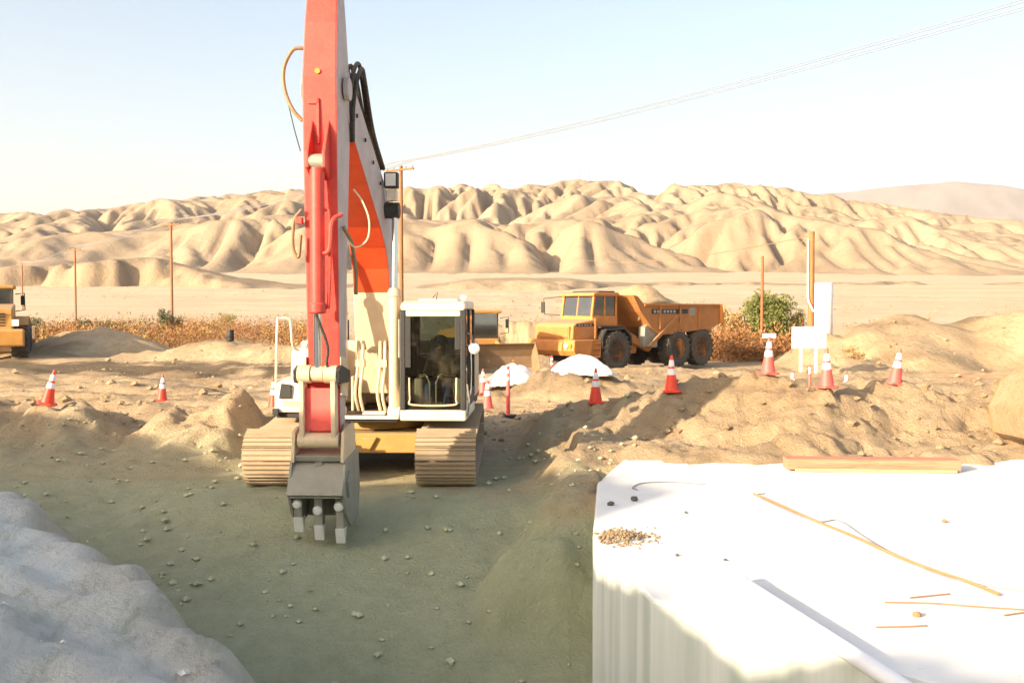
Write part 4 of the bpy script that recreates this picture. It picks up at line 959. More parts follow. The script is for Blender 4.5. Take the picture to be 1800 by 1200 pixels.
# heaped load
xs = np.linspace(-1.41, 1.41, 22); ys = np.linspace(1.75, 7.2, 34); LX, LY = np.meshgrid(xs, ys)
LZ = 2.76 + 1.1*np.clip(1-(LX/1.6)**2, 0, 1)*np.exp(-((LY-3.2)/1.4)**2) + 0.15*np.exp(-((LY-5.6)/1.2)**2)*np.clip(1-(LX/1.4)**2, 0, 1) + 0.16*fbm(LX*2, LY*2, 401, 3) - 0.5*sstep(6.3, 7.2, LY)
load = grid_mesh('dirt_load', LX, LY, LZ, M['dirt']); load.location = org; load.rotation_euler = (0, 0, TH)
for nm_ in ('damp', 'pale', 'wet', 'fan'):
    a_ = load.data.attributes.new(nm_, 'FLOAT', 'POINT')
sdm = load.modifiers.new('thick', 'SOLIDIFY'); sdm.thickness = 0.7; sdm.offset = -1
tag(load, 'heap of brown dirt loaded in the body of the dump truck', 'dirt heap')

# ---------------------------------------------------------------- wheel loader (local: forward -y)
def loader(label, loc, rz, scale, bucket_z=0.35):
    L = thing('wheel_loader', label, 'loader', loc, rz, 'wheel loaders on the site', scale)
    def P(mb, name, mat, parent=None, smooth=False, bevel=0.012): return mb.build(name, mat, L if parent is None else parent, smooth, bevel)
    for s_ in (-1, 1):
        wheel(L, s_*1.05, -1.5, 0.78, 0.6, s_, rimmat=M['loader']); wheel(L, s_*1.05, 1.5, 0.78, 0.6, s_, rimmat=M['loader'])
    eb = P(MB().prism([(0.5, 0.75), (2.9, 0.85), (3.05, 1.2), (2.95, 2.15), (0.5, 2.35)], -0.85, 0.85, 'x'), 'engine_cover', M['loader'], bevel=0.05)
    P(MB().prism([(2.75, 0.7), (3.3, 0.75), (3.35, 1.35), (2.95, 1.4)], -1.25, 1.25, 'x'), 'counterweight', M['loader'], bevel=0.06)
    for k in range(5): P(MB().box(-0.6, 0.6, 2.985, 3.03, 1.5+k*0.11, 1.55+k*0.11), 'grille_slat', M['dark'], eb, bevel=0)
    for s_ in (-1, 1):
        P(MB().box(s_*0.95-0.12, s_*0.95+0.12, 3.0, 3.08, 1.5, 1.75), 'tail_lamp', M['lamp'])
        P(MB().prism([(0.5, 1.62), (0.7, 1.86), (2.3, 1.86), (2.6, 1.55), (2.5, 1.5), (2.25, 1.76), (0.75, 1.76), (0.58, 1.55)], s_*1.08-0.3, s_*1.08+0.3, 'x'), 'mudguard', M['loader'])
    P(MB().box(-0.7, 0.7, -1.9, 0.6, 0.8, 1.3), 'front_frame', M['loader'], bevel=0.03)
    cb = P(MB().box(-0.75, 0.75, -0.85, 0.55, 1.3, 1.85), 'cab', M['loader'], bevel=0.03)
    for x in (-0.72, 0.66):
        for y in (-0.83, 0.47): P(MB().box(x, x+0.06, y, y+0.06, 1.85, 2.95), 'cab_pillar', M['dark'], cb)
    P(MB().box(-0.66, 0.66, -0.81, -0.80, 1.86, 2.94), 'windscreen', M['truckglass'], cb, bevel=0); P(MB().box(-0.66, 0.66, 0.49, 0.50, 1.86, 2.94), 'rear_window', M['truckglass'], cb, bevel=0)
    for x in (-0.70, 0.69): P(MB().box(x, x+0.01, -0.77, 0.47, 1.86, 2.94), 'side_window', M['truckglass'], cb, bevel=0)
    P(MB().box(-0.82, 0.82, -0.98, 0.65, 2.95, 3.10), 'cab_roof', M['loader'], cb, bevel=0.05)
    for s_ in (-1, 1):
        ma = P(MB().tube([(s_*0.8, -0.85, 2.75), (s_*1.12, -1.0, 2.8), (s_*1.14, -1.0, 2.1), (s_*0.8, -0.85, 2.05)], 0.022), 'mirror_arm', M['dark'], smooth=True, bevel=0)
        P(MB().box(s_*1.06-0.08, s_*1.06+0.08, -1.04, -1.0, 2.3, 2.7), 'mirror', M['dark'], ma)
        P(MB().prism([(-1.0, 1.75), (-1.0, 1.45), (-2.2, 1.15), (-3.0, bucket_z+0.2), (-2.95, bucket_z+0.5), (-2.1, 1.5)], s_*0.55-0.06, s_*0.55+0.06, 'x'), 'lift_arm', M['loader'])
        P(MB().cyl((s_*0.4, -0.9, 1.0), (s_*0.5, -2.2, 1.1), 0.07, n=12), 'lift_cylinder', M['chrome'], smooth=True, bevel=0)
    bz = bucket_z; bk = MB()
    pr = [(-4.1, bz-0.3), (-3.3, bz-0.32), (-2.95, bz-0.1), (-2.9, bz+0.45), (-3.15, bz+0.95), (-3.35, bz+1.0)]
    inn = [(-3.33, bz+0.95), (-3.18, bz+0.90), (-2.97, bz+0.43), (-3.02, bz-0.05), (-3.33, bz-0.25), (-4.1, bz-0.26)]
    bk.prism(pr+inn, -1.4, 1.4, 'x')
    b_ = P(bk, 'bucket', M['loaderbucket'])
    for s_ in (-1, 1): P(MB().prism(pr, s_*1.42-0.025, s_*1.42+0.025, 'x'), 'side_plate', M['loaderbucket'], b_)
    return L
p = on_ground(852, 638, 34, 60); p = at(838, 600, 41.0); lz = tz(p.x, 41.0)
loader('orange wheel loader with a low bucket, mostly hidden behind the excavator cab', (p.x, 41.0, lz-0.03), R(22), 0.92, 0.72)
q = at(-12, 600, 57.0)
loader('big yellow wheel loader cut off by the frame edge beyond the left dirt berm', (q.x, 57.0, tz(q.x, 57)-0.03), R(204), 1.42, 0.4)

# ---------------------------------------------------------------- traffic cones and delineator posts
def lean(o, ax, ay): o.rotation_euler = (R(ax), R(ay), random.uniform(0, 6))
def make_cone():
    root = thing('traffic_cone', 'x', 'cone', group='orange traffic cones round the dig')
    b = MB(); b.prism([(-0.18, -0.12), (-0.12, -0.18), (0.12, -0.18), (0.18, -0.12), (0.18, 0.12), (0.12, 0.18), (-0.12, 0.18), (-0.18, 0.12)], 0, 0.04, 'z'); b.build('base', M['cone'], root, bevel=0.008)
    pr = lambda z: 0.135 - 0.112*(z-0.04)/0.68
    MB().lathe([(pr(0.04), 0.04), (pr(0.40), 0.40), (pr(0.66), 0.66), (pr(0.72), 0.72), (pr(0.72)-0.008, 0.724), (0.001, 0.724)], n=22).build('body', M['cone'], root, True)
    for z0_, z1_ in ((0.34, 0.46), (0.50, 0.63)):
        MB().lathe([(pr(z0_)+0.003, z0_), (pr(z0_)+0.005, z0_+0.004), (pr(z1_)+0.005, z1_-0.004), (pr(z1_)+0.003, z1_)], n=22).build('band', M['band'], root, True)
    return root
cone0 = make_cone(); first = [True]
def cone(px, py, y0, y1, sc, label, ax=0, ay=0, fixed=None, pink=False):
    p = on_ground(px, py, y0, y1) if fixed is None else Vector((at(px, py, fixed).x, fixed, tz(at(px, py, fixed).x, fixed)))
    o = cone0 if first[0] else copy_tree(cone0); first[0] = False
    o.location = p - Vector((0, 0, 0.02)); o.scale = (sc,)*3; o.rotation_euler = (R(ax), R(ay), random.uniform(0, 0.5)); o['label'] = label
    if pink:
        for ch in o.children:
            if not ch.name.startswith('band'):
                ch.data = ch.data.copy(); ch.data.materials.clear(); ch.data.materials.append(M['conepink'])
    return o
def gcone(px, pyb, pyt, y0, y1, label, ay=0, pink=False, fixed=None):
    p = on_ground(px, pyb, y0, y1) if fixed is None else Vector((at(px, pyb, fixed).x, fixed, tz(at(px, pyb, fixed).x, fixed)))
    sc = min(1.32, max(0.92, (pyb-pyt)/FOC*p.y/0.72))
    o = cone0 if first[0] else copy_tree(cone0); first[0] = False
    o.location = p - Vector((0, 0, 0.02)); o.scale = (sc,)*3; o.rotation_euler = (0, R(ay), random.uniform(0, 0.5)); o['label'] = label
    if pink:
        for ch in o.children:
            if not ch.name.startswith('band'):
                ch.data = ch.data.copy(); ch.data.materials.clear(); ch.data.materials.append(M['conepink'])
gcone(82, 692, 637, 18, 24, 'orange traffic cone leaning right on the left berm, nearest the frame edge', 13)
gcone(284, 690, 643, 19, 27, 'orange traffic cone on the left berm, midway between frame edge and excavator', 4)
gcone(481, 655, 600, 21, 30, 'orange traffic cone beside the cream tool box of the excavator', 0, False, 24.5)
gcone(857, 662, 610, 21, 34, 'faded orange cone just behind the excavator cab door', 0, True, 25.5)
gcone(849, 648, 605, 21, 34, 'faded orange cone half hidden behind another one at the excavator cab', 0, True, 30)
gcone(1047, 707, 655, 16, 27, 'shaded red-orange cone on the dark mound left of the slab berm')
gcone(1180, 688, 635, 16, 27, 'shaded red-orange cone on the crest in front of the dump truck rear wheels')
gcone(1350, 656, 592, 16, 24, 'tall faded cone on the berm crest left of the white signboard', 2, True)
gcone(1393, 660, 625, 24, 40, 'small faded cone beneath the left edge of the white signboard', 0, True, 31)
gcone(1453, 670, 612, 16, 24, 'faded cone on the berm crest under the right edge of the white signboard', 0, True)
gcone(1488, 665, 627, 24, 40, 'small faded cone beyond the berm right of the white signboard', 0, True, 30)
gcone(1572, 674, 620, 16, 24, 'faded cone leaning right on the berm, rightmost of all the cones', 9, True)
def post(px, fixed, hgt, label):
    x = at(px, 600, fixed).x
    root = thing('delineator_post', label, 'post', (x, fixed, tz(x, fixed)-0.02), 0, 'orange tube delineators')
    MB().prism([(-0.2*math.cos(a*math.pi/4+0.39), -0.2*math.sin(a*math.pi/4+0.39)) for a in range(8)], 0, 0.05, 'z').build('base', M['black'], root, bevel=0.008)
    MB().lathe([(0.05, 0.05), (0.045, 0.1), (0.045, hgt-0.08), (0.03, hgt-0.05), (0.045, hgt-0.03), (0.04, hgt), (0.001, hgt)], n=16).build('tube', M['conepink'], root, True)
    for z_ in (hgt*0.72, hgt*0.86): MB().lathe([(0.046, z_), (0.048, z_+0.004), (0.048, z_+0.076), (0.046, z_+0.08)], n=16).build('band', M['band'], root, True)
post(893, 22.5, 1.15, 'pink-orange tube post with white bands standing right of the excavator cab')
post(970, 34.0, 1.08, 'pink-orange tube post in front of the dump truck bumper')
post(1424, 31.0, 0.85, 'short orange tube post below the middle of the white signboard')

# ---------------------------------------------------------------- slab clutter
def rod(name, label, cat, pts, r, mat):
    P = [on_slab(*p) + Vector((0, 0, r+0.004)) for p in pts]; o0 = P[0].copy()
    o = MB().tube([p-o0 for p in arc(P, 5)], r, 8).build(name, mat, None, True); o.location = o0
    return tag(o, label, cat)
pa = on_slab(1292, 1030) + Vector((0, 0, 0.062)); pb = on_slab(1400, 1102) + Vector((0, 0, 0.062)); dv = (pb-pa).normalized()
pipe = thing('plastic_pipe', 'white plastic pipe lying across the slab and poking out over its edge', 'pipe', pa)
L_ = 3.4; mb = MB(); a_ = dv.orthogonal().normalized()
ring = lambda t, r: [dv*t + (a_*math.cos(k*math.pi/12) + dv.cross(a_)*math.sin(k*math.pi/12))*r for k in range(24)]
vs = []
for t, r in ((0, 0.052), (0, 0.06), (0.16, 0.06), (0.17, 0.056), (L_, 0.056), (L_, 0.048), (0.25, 0.048), (0.25, 0.001)): vs += ring(t, r)
mb.add(vs, [(j*24+k, j*24+(k+1) % 24, (j+1)*24+(k+1) % 24, (j+1)*24+k) for j in range(7) for k in range(24)])
mb.build('tube', M['pvc'], pipe, True)
MB().tube([dv*0.165 + (a_*math.cos(k*math.pi/12) + dv.cross(a_)*math.sin(k*math.pi/12))*0.0585 for k in range(25)], 0.004, 6).build('socket_ring', M['greypaint'], pipe, True)
rod('steel_rod', 'long bent rusty steel rod lying diagonally across the white slab', 'rod', [(1325, 870), (1345, 878), (1420, 912), (1500, 945), (1600, 990), (1700, 1025), (1756, 1048)], 0.014, M['rust'])
rod('wire', 'thin dark wire looped over the rusty rod on the slab', 'wire', [(1345, 868), (1332, 873), (1400, 905), (1440, 918), (1475, 916), (1520, 945), (1590, 985), (1680, 1020), (1800, 1040)], 0.006, M['wire'])
rod('wire', 'thin curled wire by the shaded dirt corner of the slab', 'wire', [(1120, 862), (1112, 858), (1130, 850), (1180, 848), (1240, 852)], 0.007, M['wire'])
for k, (pts, lab) in enumerate([([(1555, 1060), (1640, 1062), (1720, 1068), (1830, 1075)], 'long pale reed stalk on the slab near the frame corner'), ([(1600, 1052), (1640, 1048), (1670, 1045)], 'short straw lying above the long reed stalk'),
                    ([(1540, 1104), (1590, 1103), (1630, 1101)], 'short brown twig under the litter on the slab'), ([(1765, 1083), (1800, 1078), (1830, 1074)], 'dark bent twig at the right frame edge of the slab')]):
    rod('twig', lab, 'twig', pts, 0.006, M['twig'])
def rock(name, label, cat, loc, r, mat, seed, flat=0.7):
    rng = random.Random(seed); bm = bmesh.new(); bmesh.ops.create_icosphere(bm, subdivisions=2, radius=r)
    for v in bm.verts:
        k = 1 + 0.45*(float(fbm(np.array([v.co.x/r*1.3+seed]), np.array([v.co.y/r*1.3+v.co.z/r*1.7]), seed, 3)[0])); v.co *= k; v.co.z *= flat
    me = bpy.data.meshes.new(name); bm.to_mesh(me); bm.free(); me.materials.append(mat)
    o = link(bpy.data.objects.new(name, me)); o.location = loc + Vector((0, 0, r*flat*0.8)); o.rotation_euler = (0, 0, rng.uniform(0, 6))
    return tag(o, label, cat)
M['stone'] = plain('dark_stone', (0.10, 0.10, 0.09), 0.9)
for k, (px, py, r, lab) in enumerate([(1115, 880, 0.045, 'larger dark stone on the shaded slab corner'), (1074, 888, 0.04, 'dark stone at the dirt-covered left rim of the slab'), (1206, 902, 0.02, 'tiny dark chip in the middle of the shaded slab corner'),
                          (1190, 977, 0.02, 'small pebble on the shade band, nearest the gravel patch'), (1275, 985, 0.018, 'small pebble on the shade band, farther from the gravel patch'), (1612, 1083, 0.03, 'reddish chip among litter on the sunlit slab'), (1660, 918, 0.03, 'brown crumb alone on the sunlit slab')]):
    rock('stone', lab, 'stone', on_slab(px, py), r, M['stone'] if k < 5 else M['rust'], 11+k)
# gravel spilled on the corner
mb = MB(); rng = np.random.default_rng(12); c0 = on_slab(1092, 945)
for k in range(420):
    dx_, dy_ = rng.normal(0, 0.16), rng.normal(0, 0.16); x, y = c0.x+dx_*1.0, c0.y+dy_
    if not in_slab(np.array([x]), np.array([y]))[0]: continue
    r = rng.uniform(0.008, 0.022); h_ = 0.05*math.exp(-(dx_**2+dy_**2)/0.03)
    mb.add([(x+r, y, SZ+h_), (x-r, y, SZ+h_), (x, y+r, SZ+h_), (x, y-r, SZ+h_), (x, y, SZ+h_+r), (x, y, SZ+h_-r)], [(0,2,4),(2,1,4),(1,3,4),(3,0,4),(2,0,5),(1,2,5),(3,1,5),(0,3,5)])
tag(mb.build('gravel', M['dirt']), kind='stuff')
# timbers at the back of the slab
A_ = on_slab(1384, 828); B_ = on_slab(1690, 831); dv2 = (B_-A_); ang = math.atan2(dv2.y, dv2.x)
tb = MB().box(0, dv2.length, 0.0, 0.30, 0.004, 0.15).build('timber_beam', M['timber'], None, bevel=0.008); tb.location = A_ + Vector((0, 0, 0.02)); tb.rotation_euler = (0, 0, ang)
tag(tb, 'thick reddish timber beam lying along the back of the slab', 'beam')
tb = MB().box(0.1, dv2.length*0.97, -0.055, -0.012, 0.003, 0.05).build('wood_batten', M['timberpale'], None, bevel=0.004); tb.location = A_ + Vector((0, 0, 0.0)); tb.rotation_euler = (0, 0, ang)
tag(tb, 'thin pale batten lying against the front of the reddish beam', 'batten')

# ---------------------------------------------------------------- old digger bucket at the right edge of the berm
ob = thing('digger_bucket', 'dusty orange digger bucket standing against the berm at the right frame edge', 'bucket', (8.32, 14.75, 0.405), R(6))
prf = [(0.1, 1.25), (-0.28, 1.0), (-0.5, 0.55), (-0.42, 0.15), (-0.1, -0.06), (0.5, -0.1), (1.2, 0.1)]
inn = [(1.2, 0.14), (0.5, -0.05), (-0.08, -0.01), (-0.37, 0.18), (-0.44, 0.55), (-0.24, 0.97), (0.14, 1.21)]
MB().prism(prf+inn, 0.0, 1.3, 'y').build('shell', M['dirt'], ob, True)
for y in (-0.02, 1.32): MB().prism([(0.14, 1.25)]+prf[1:]+[(1.25, 0.3), (0.5, 1.2)], y-0.02, y+0.02, 'y').build('side_plate', M['bucketorange'], ob, bevel=0.01)
MB().box(-0.25, 0.5, 0.02, 0.10, 1.22, 1.30).build('top_lip', M['red'], ob, bevel=0.01)
# ---------------------------------------------------------------- sheeting, signs, tank
def tarp(label, px, py, fixed, w, d, h, rz, seed):
    x = at(px, py, fixed).x; z0_ = tz(x, fixed)
    xs = np.linspace(-1, 1, 40); ys = np.linspace(-1, 1, 30); TX_, TY_ = np.meshgrid(xs, ys)
    r = np.sqrt(TX_**2+TY_**2)
    Zt = h*np.clip(1-r**1.8, 0, 1)**0.8 + 0.09*h*np.abs(fbm(TX_*3+seed, TY_*5, seed, 3))*2 - 0.05
    cr, sr = math.cos(rz), math.sin(rz)
    o = grid_mesh('plastic_sheet', TX_*w*cr-TY_*d*sr, TX_*w*sr+TY_*d*cr, Zt, M['tarp']); o.location = (x, fixed, z0_-0.03)
    md = o.modifiers.new('thick', 'SOLIDIFY'); md.thickness = 0.02
    return tag(o, label, 'sheet', 'white sheets over dirt piles')
tarp('white plastic sheet over the dirt pile behind the excavator cab', 902, 630, 30.5, 0.85, 0.5, 0.62, 0.25, 3)
tarp('white plastic sheet over the dirt pile in front of the dump truck wheel', 1022, 655, 30.0, 1.05, 0.45, 0.55, -0.5, 5)
tarp('flat white sheet on the ground beyond the berm at the right frame edge', 1790, 622, 55, 1.9, 0.8, 0.42, 0, 9)
# white information board on two legs
sp = at(1422, 600, 40.0); sgz = tz(sp.x, 40.0)
sg = thing('information_board', 'white information board with faint text on two white legs', 'sign', (sp.x, 40.0, sgz), R(3))
bz0 = at(1422, 612, 40).z - sgz; bz1 = at(1422, 574, 40).z - sgz
bd = MB().box(-0.70, 0.70, -0.02, 0.02, bz0, bz1).build('board', M['white'], sg, bevel=0.006)
for x in (-0.36, 0.26): MB().box(x, x+0.10, 0.024, 0.10, -0.2, bz0+0.3).build('leg', M['white'], sg, bevel=0.004)
rl = random.Random(4)
for k, (fx0, fx1) in enumerate(((0.32, 0.70), (0.10, 0.92), (0.30, 0.75), (0.15, 0.90), (0.3, 0.7), (0.12, 0.88))):
    tx = MB(); x = -0.70+1.4*fx0; zt = bz1-0.12-k*(bz1-bz0-0.2)/6; hh = 0.05 if k == 0 else 0.03
    while x < -0.70+1.4*fx1:
        w = rl.uniform(0.03, 0.11); tx.box(x, x+w, -0.0245, -0.0205, zt-hh, zt); x += w+0.03
    tag(tx.build('text_line', M['lettering'], bd), kind='stuff')
tp_ = at(1447, 600, 52.0); tkz = tz(tp_.x, 52.0)
tk = thing('white_tank', 'tall white rounded cabinet standing behind the thick brown pole', 'tank', (tp_.x, 52.0, tkz))
ztop = at(1447, 497, 52).z-tkz; zbot = at(1447, 598, 52).z-tkz
MB().lathe([(0.001, zbot), (0.42, zbot), (0.47, zbot+0.06), (0.47, ztop-0.08), (0.42, ztop), (0.001, ztop)], n=28).build('tank_body', M['white'], tk, True)
for x in (-0.36, 0.36):
    for y in (-0.2, 0.2): MB().box(x-0.05, x+0.05, y-0.05, y+0.05, -0.3, zbot+0.02).build('leg', M['polelit'], tk)
MB().lathe([(0.472, zbot+0.9), (0.478, zbot+0.91), (0.478, zbot+0.96), (0.472, zbot+0.97)], n=28).build('hoop', M['bright'], tk, True)
# small white board on a stake behind the tallest cone
sb_ = at(1352, 600, 36.0); sz_ = tz(sb_.x, 36.0)
so = thing('stake_board', 'small white board on a thin stake behind the tall berm cone', 'sign', (sb_.x, 36.0, sz_))
zt = at(1352, 586, 36).z-sz_
MB().box(-0.02, 0.02, 0.0, 0.04, -0.1, zt-0.16).build('stake', M['pole'], so); MB().box(-0.24, 0.24, -0.02, 0.0, zt-0.16, zt).build('board', M['white'], so)
# black drum left
db_ = at(405, 602, 58); MBd = MB().lathe([(0.2, 0), (0.22, 0.02), (0.21, 0.3), (0.22, 0.32), (0.21, 0.34), (0.21, 0.62), (0.2, 0.66), (0.001, 0.66)], n=18).build('drum', M['black'], None, True); MBd.location = (db_.x, 58, tz(db_.x, 58)-0.02)
tag(MBd, 'small black drum standing at the edge of the brown weeds', 'drum')
wp_ = MB().box(-2.6, 2.6, -0.1, 0.1, 0, 0.14).build('timber_beam', M['timber'], None, bevel=0.01); xw = at(1740, 645, 42).x; wp_.location = (xw, 42, tz(xw, 42)+0.02); wp_.rotation_euler = (0, 0, R(4))
tag(wp_, 'long thin beam on the flat ground beyond the berm, near the right frame edge', 'beam')

# ---------------------------------------------------------------- poles and wires
def pole(label, px, y, pytop, arm=1.1, r=0.15, mat='pole', arms=True):
    b = at(px, 600, y); z = tz(b.x, y); top = at(px, pytop, y).z - z
    o = thing('utility_pole', label, 'pole', (b.x, y, z-0.3), R(-34) if arms else 0, 'wooden utility poles')
    MB().lathe([(r, 0), (r*0.95, 1.5), (r*0.72, top+0.3), (0.001, top+0.31)], n=14).build('shaft', M[mat], o, True)
    if arms:
        cx_ = MB().box(-arm, arm, -0.16, -0.06, top+0.0, top+0.11).build('crossarm', M[mat], o, bevel=0.005)
        for x in (-arm*0.92, -arm*0.45, arm*0.45, arm*0.92):
            MB().lathe([(0.03, 0), (0.05, 0.03), (0.03, 0.07), (0.05, 0.10), (0.02, 0.15), (0.001, 0.15)], (x, -0.11, top+0.11), 'z', 10).build('insulator', M['steel'], cx_, True)
    return Vector((b.x, y, z+top+0.25))
tops = [pole('brown utility pole with a crossarm, farthest left and smallest', 41, 190, 462, 1.5), pole('brown utility pole with a crossarm, second from the left', 134, 131, 436, 1.5),
        pole('tall utility pole with a crossarm between small green trees', 303, 103, 391, 1.5), pole('utility pole behind the boom with only its crossarm showing', 706, 62, 292, 1.1)]
nxt = Vector((21.5, 20.5, tz(21.5, 20.5)+11.6))
tops.append(nxt)
o = thing('utility_pole', 'nearest utility pole carrying the overhead wires past the right frame edge', 'pole', (nxt.x, nxt.y, nxt.z-11.9), R(-34), 'wooden utility poles')
MB().lathe([(0.16, 0), (0.11, 11.85), (0.001, 11.86)], n=14).build('shaft', M['pole'], o, True); MB().box(-1.1, 1.1, -0.16, -0.06, 11.6, 11.71).build('crossarm', M['pole'], o)
ax = Vector((math.cos(R(-34)), math.sin(R(-34)), 0)); place = ['lowest wire', 'second lowest wire', 'second highest wire', 'highest wire']
spans = ['between the two smallest poles at far left', 'from the second left pole to the tall pole', 'from the tall left pole to the boom', 'rising from the boom to the upper right corner']
for i in range(len(tops)-1):
    for k, off in enumerate((-1.0, -0.45, 0.45, 1.0)):
        a = tops[i]+ax*off*(1.4 if i < 3 else 1.0); b = tops[i+1]+ax*off*(1.4 if i < 2 else 1.0); n = 24
        P = [a.lerp(b, t/n)-Vector((0, 0, 4*(0.012*(b-a).length)*(t/n)*(1-t/n))) for t in range(n+1)]
        w = MB().tube([p-a for p in P], 0.014 if i == 3 else 0.02, 5).build('overhead_wire', M['wire'], None, True); w.location = a
        tag(w, place[k] + ' ' + spans[i], 'wire', 'overhead power wires')
# service pole at the right with conduit, thin pole beside the shrub
sv = at(1425, 600, 50); svz = tz(sv.x, 50); svt = at(1425, 407, 50).z-svz
o = thing('service_pole', 'thick reddish cut-off pole with a white conduit beside the white cabinet', 'pole', (sv.x, 50, svz-0.3))
MB().lathe([(0.16, 0), (0.14, svt+0.3), (0.001, svt+0.3)], n=16).build('shaft', M['polelit'], o, True)
MB().tube([(0.05, -0.25, 1.6), (-0.18, -0.2, 2.1), (-0.20, -0.12, 2.4), (-0.20, -0.1, svt-0.1)], 0.045, 8).build('conduit', M['white'], o, True)
MB().tube(arc([(-0.2, -0.1, svt-0.1), (-0.5, -0.1, svt-0.2), (-0.6, -0.1, svt-0.6), (-0.35, -0.1, svt-0.75), (-0.2, -0.1, svt-0.4)], 5), 0.016, 6).build('cable_loop', M['twig'], o, True)
th_ = at(1339, 600, 56); thz = tz(th_.x, 56)
o = thing('thin_pole', 'thin bare brown pole standing in front of the green shrub', 'pole', (th_.x, 56, thz-0.3))
MB().lathe([(0.10, 0), (0.075, at(1339, 450, 56).z-thz+0.3), (0.001, at(1339, 450, 56).z-thz+0.3)], n=12).build('shaft', M['pole'], o, True)
for z_ in (1.2, 2.0): MB().lathe([(0.099, z_), (0.104, z_+0.01), (0.104, z_+0.05), (0.099, z_+0.06)], n=12).build('band', M['steel'], o, True)
a = Vector((sv.x-0.2, 50, svz+svt-0.25)); b = at(1000, 452, 140); n = 24
w = MB().tube([a.lerp(b, t/n)-a-Vector((0, 0, 4*1.0*(t/n)*(1-t/n))) for t in range(n+1)], 0.02, 5).build('service_wire', M['twig'], None, True); w.location = a
tag(w, 'brown service wire sagging left from the thick cut-off pole', 'wire')
for k, (px, h_) in enumerate(((1018, 18), (1036, 14), (1049, 18))):
    b = at(px, 317, 1440); o = MB().tube([(0, 0, -25), (0, 0, h_)], 0.35, 5).build('radio_mast', M['wire'], None); o.location = (b.x, 1440, b.z)
    tag(o, ('tall faint radio mast on the hill top, left of three', 'short faint radio mast on the hill top between two taller ones', 'tall faint radio mast on the hill top, right of three')[k], 'mast', 'radio masts on the ridge')

# ---------------------------------------------------------------- plants
def leafmat(name, a, b_):
    m, nt, b = nodes(name); v = coords(nt); n1 = noise(nt, v, 1.7, 4, 0.6); oi = nt.nodes.new('ShaderNodeNewGeometry')
    c = mixc(nt, ramp(nt, n1, [(0.35, 0.0), (0.65, 1.0)]), a, b_)
    c = mixc(nt, oi.outputs['Random Per Island'], c, [min(1, k*1.12) for k in b_]); 
    nt.links.new(c, b.inputs['Base Color']); b.inputs['Roughness'].default_value = 0.8
    b.inputs['Subsurface Weight'].default_value = 0.0
    return m
M['green'] = leafmat('olive_leaves', (0.055, 0.075, 0.016), (0.14, 0.15, 0.035)); M['dgreen'] = leafmat('dark_leaves', (0.03, 0.045, 0.015), (0.07, 0.085, 0.03))
M['ygreen'] = leafmat('yellow_green_leaves', (0.15, 0.13, 0.03), (0.27, 0.22, 0.06)); M['brown'] = leafmat('dry_brush', (0.125, 0.058, 0.018), (0.27, 0.125, 0.042)); M['straw'] = leafmat('straw', (0.24, 0.15, 0.055), (0.36, 0.24, 0.10)); M['scrub'] = leafmat('far_scrub', (0.20, 0.15, 0.08), (0.30, 0.22, 0.12))
def leaves(mb, rng, c, R_, n, size, up=0.0):
    for k in range(n):
        d = rng.normal(size=3); d /= np.linalg.norm(d)+1e-9; rr = rng.random()**0.45
        p = np.array(c) + d*np.array(R_)*rr
        t = rng.normal(size=3); t[2] += up; t /= np.linalg.norm(t); u = np.cross(t, rng.normal(size=3)); u /= np.linalg.norm(u)+1e-9
        s = size*rng.uniform(0.6, 1.4)
        mb.add([p-u*s*0.35, p+t*s*0.9-u*s*0.1, p+t*s*1.5, p+u*s*0.35], [(0, 1, 2, 3)])
def shrub(label, x, y, h, w, mat, seed, n=1500, cat='shrub', group=None, lobes=9, name='shrub'):
    rng = np.random.default_rng(seed); z = tz(x, y); o = thing(name, label, cat, (x, y, z-0.05), 0, group)
    st_ = MB(); cr = MB()
    for k in range(lobes):
        a = rng.uniform(0, 6.28); r = w*0.5*rng.random()**0.6*0.75; hz = h*rng.uniform(0.25, 0.85)*(1-0.35*(r/(w*0.5)))
        c = (r*math.cos(a), r*math.sin(a), hz); R_ = (w*rng.uniform(0.16, 0.28), w*rng.uniform(0.16, 0.28), h*rng.uniform(0.14, 0.24))
        st_.tube([(0.02*k, 0, 0), (c[0]*0.5, c[1]*0.5, hz*0.55), c], [0.05*h/2.5, 0.03*h/2.5, 0.01], 5)
        leaves(cr, rng, c, R_, n//lobes, 0.055*max(h, w)**0.55, 0.5)
    st_.build('stems', M['twig'], o, True); cr.build('crown', M[mat], o)
    return o
gs = at(1350, 600, 60)
shrub('dense olive green shrub behind the thin bare pole', gs.x, 60, 4.5, 3.1, 'green', 21, 7600, lobes=22)
shrub('low yellow green bush right of the olive green shrub', at(1397, 600, 60).x, 60, 3.0, 1.7, 'ygreen', 22, 2400)
shrub('pale bushy weed clump behind the dump truck tail', at(1275, 600, 61).x, 61, 3.4, 2.7, 'straw', 23, 4200)
shrub('small dark green tree at the left foot of the tall pole', at(289, 600, 99).x, 99, 3.2, 1.9, 'dgreen', 24, 1700, 'tree', name='small_tree')
shrub('small dark green tree at the right foot of the tall pole', at(309, 600, 100).x, 100, 2.6, 1.5, 'dgreen', 25, 1300, 'tree', name='small_tree')
shrub('dark green bush behind the yellow loader at the left edge', at(58, 600, 80).x, 80, 2.6, 3.2, 'dgreen', 26, 1800)
shrub('low dark bush near the second pole from the left', at(150, 600, 100).x, 100, 1.9, 2.4, 'dgreen', 27, 1000)
shrub('rounded green bush above the brown weeds right of the tall pole', at(396, 600, 112).x, 112, 2.3, 3.0, 'ygreen', 28, 1100)
shrub('dark rounded bush in the brown weeds left of the tall pole', at(192, 600, 104).x, 104, 1.8, 2.6, 'dgreen', 29, 1000)
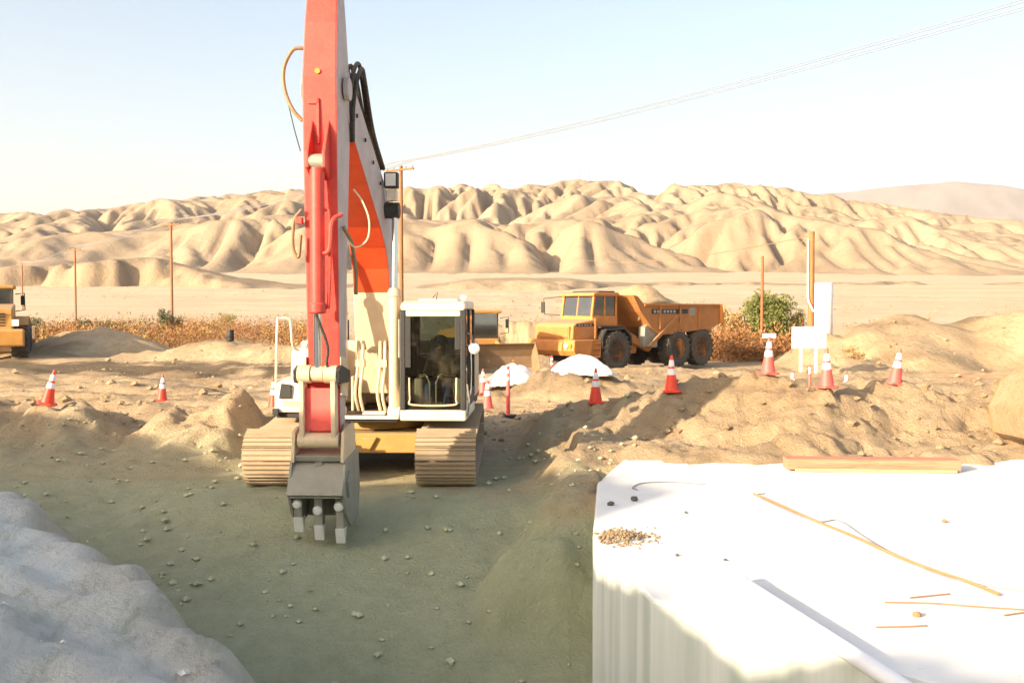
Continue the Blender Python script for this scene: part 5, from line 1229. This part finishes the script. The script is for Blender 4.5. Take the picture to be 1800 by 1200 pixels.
shrub('small dark bush in the brown weeds just left of the small trees', at(214, 600, 105).x, 105, 1.6, 1.6, 'dgreen', 30, 800)
shrub('yellow green bush on the plain right of the excavator cab', at(900, 600, 75).x, 75, 1.6, 2.8, 'ygreen', 31, 1300)
shrub('low brown bush left of the dump truck mirror', at(942, 600, 80).x, 80, 1.2, 2.6, 'brown', 32, 900)
shrub('dry golden bush right of the white cabinet', at(1477, 600, 62).x, 62, 1.1, 1.5, 'straw', 33, 800)
shrub('small olive bush right of the white cabinet', at(1500, 600, 70).x, 70, 1.3, 1.4, 'green', 34, 700)
shrub('dry grass tuft at the foot of the white cabinet', at(1500, 600, 45).x, 45, 0.75, 1.3, 'straw', 35, 700)
# brown weeds and far scrub: masses
def weeds(name, n, fx, seed, mat, hmin, hmax, per=22, size=0.08):
    rng = np.random.default_rng(seed); mb = MB(); xs, ys = fx(rng, n); zs = terrain_parts(xs, ys)[0]
    for x, y, z in zip(xs, ys, zs):
        h = hmin + (hmax-hmin)*rng.random()**1.6; w = h*rng.uniform(0.7, 1.4)
        leaves(mb, rng, (x, y, z+h*0.42), (w, w, h*0.55), per, size*(0.6+0.5*h), 1.0)
    return tag(mb.build(name, M[mat]), kind='stuff')
def band_left(rng, n):
    ys = rng.uniform(66, 120, n); px = rng.uniform(60, 560, n); xs = (px-900)/FOC*ys
    k = vnoise(xs*0.15, ys*0.1, 501) > -0.18; return xs[k], ys[k]
weeds('brown_weeds', 1900, band_left, 51, 'brown', 0.6, 2.2, 44)
weeds('straw_weeds', 380, band_left, 61, 'ygreen', 0.5, 2.3, 40)
def band_right(rng, n):
    ys = rng.uniform(53.5, 66, n); px = rng.uniform(1235, 1415, n); return (px-900)/FOC*ys, ys
weeds('brown_weeds', 330, band_right, 52, 'brown', 0.8, 2.3, 70)
def band_mid(rng, n):
    ys = rng.uniform(75, 125, n); px = rng.uniform(560, 1900, n); xs = (px-900)/FOC*ys; k = vnoise(xs*0.12, ys*0.08, 507) > 0.12; return xs[k], ys[k]
weeds('straw_weeds', 420, band_mid, 53, 'brown', 0.25, 0.9, 20)
def far(rng, n):
    ys = 120*np.exp(rng.random(n)*1.5); px = rng.uniform(-50, 1850, n); xs = (px-900)/FOC*ys; k = vnoise(xs*0.03, ys*0.02, 511) > -0.05; return xs[k], ys[k]
weeds('desert_scrub', 900, far, 54, 'scrub', 0.25, 0.9, 14, 0.22)
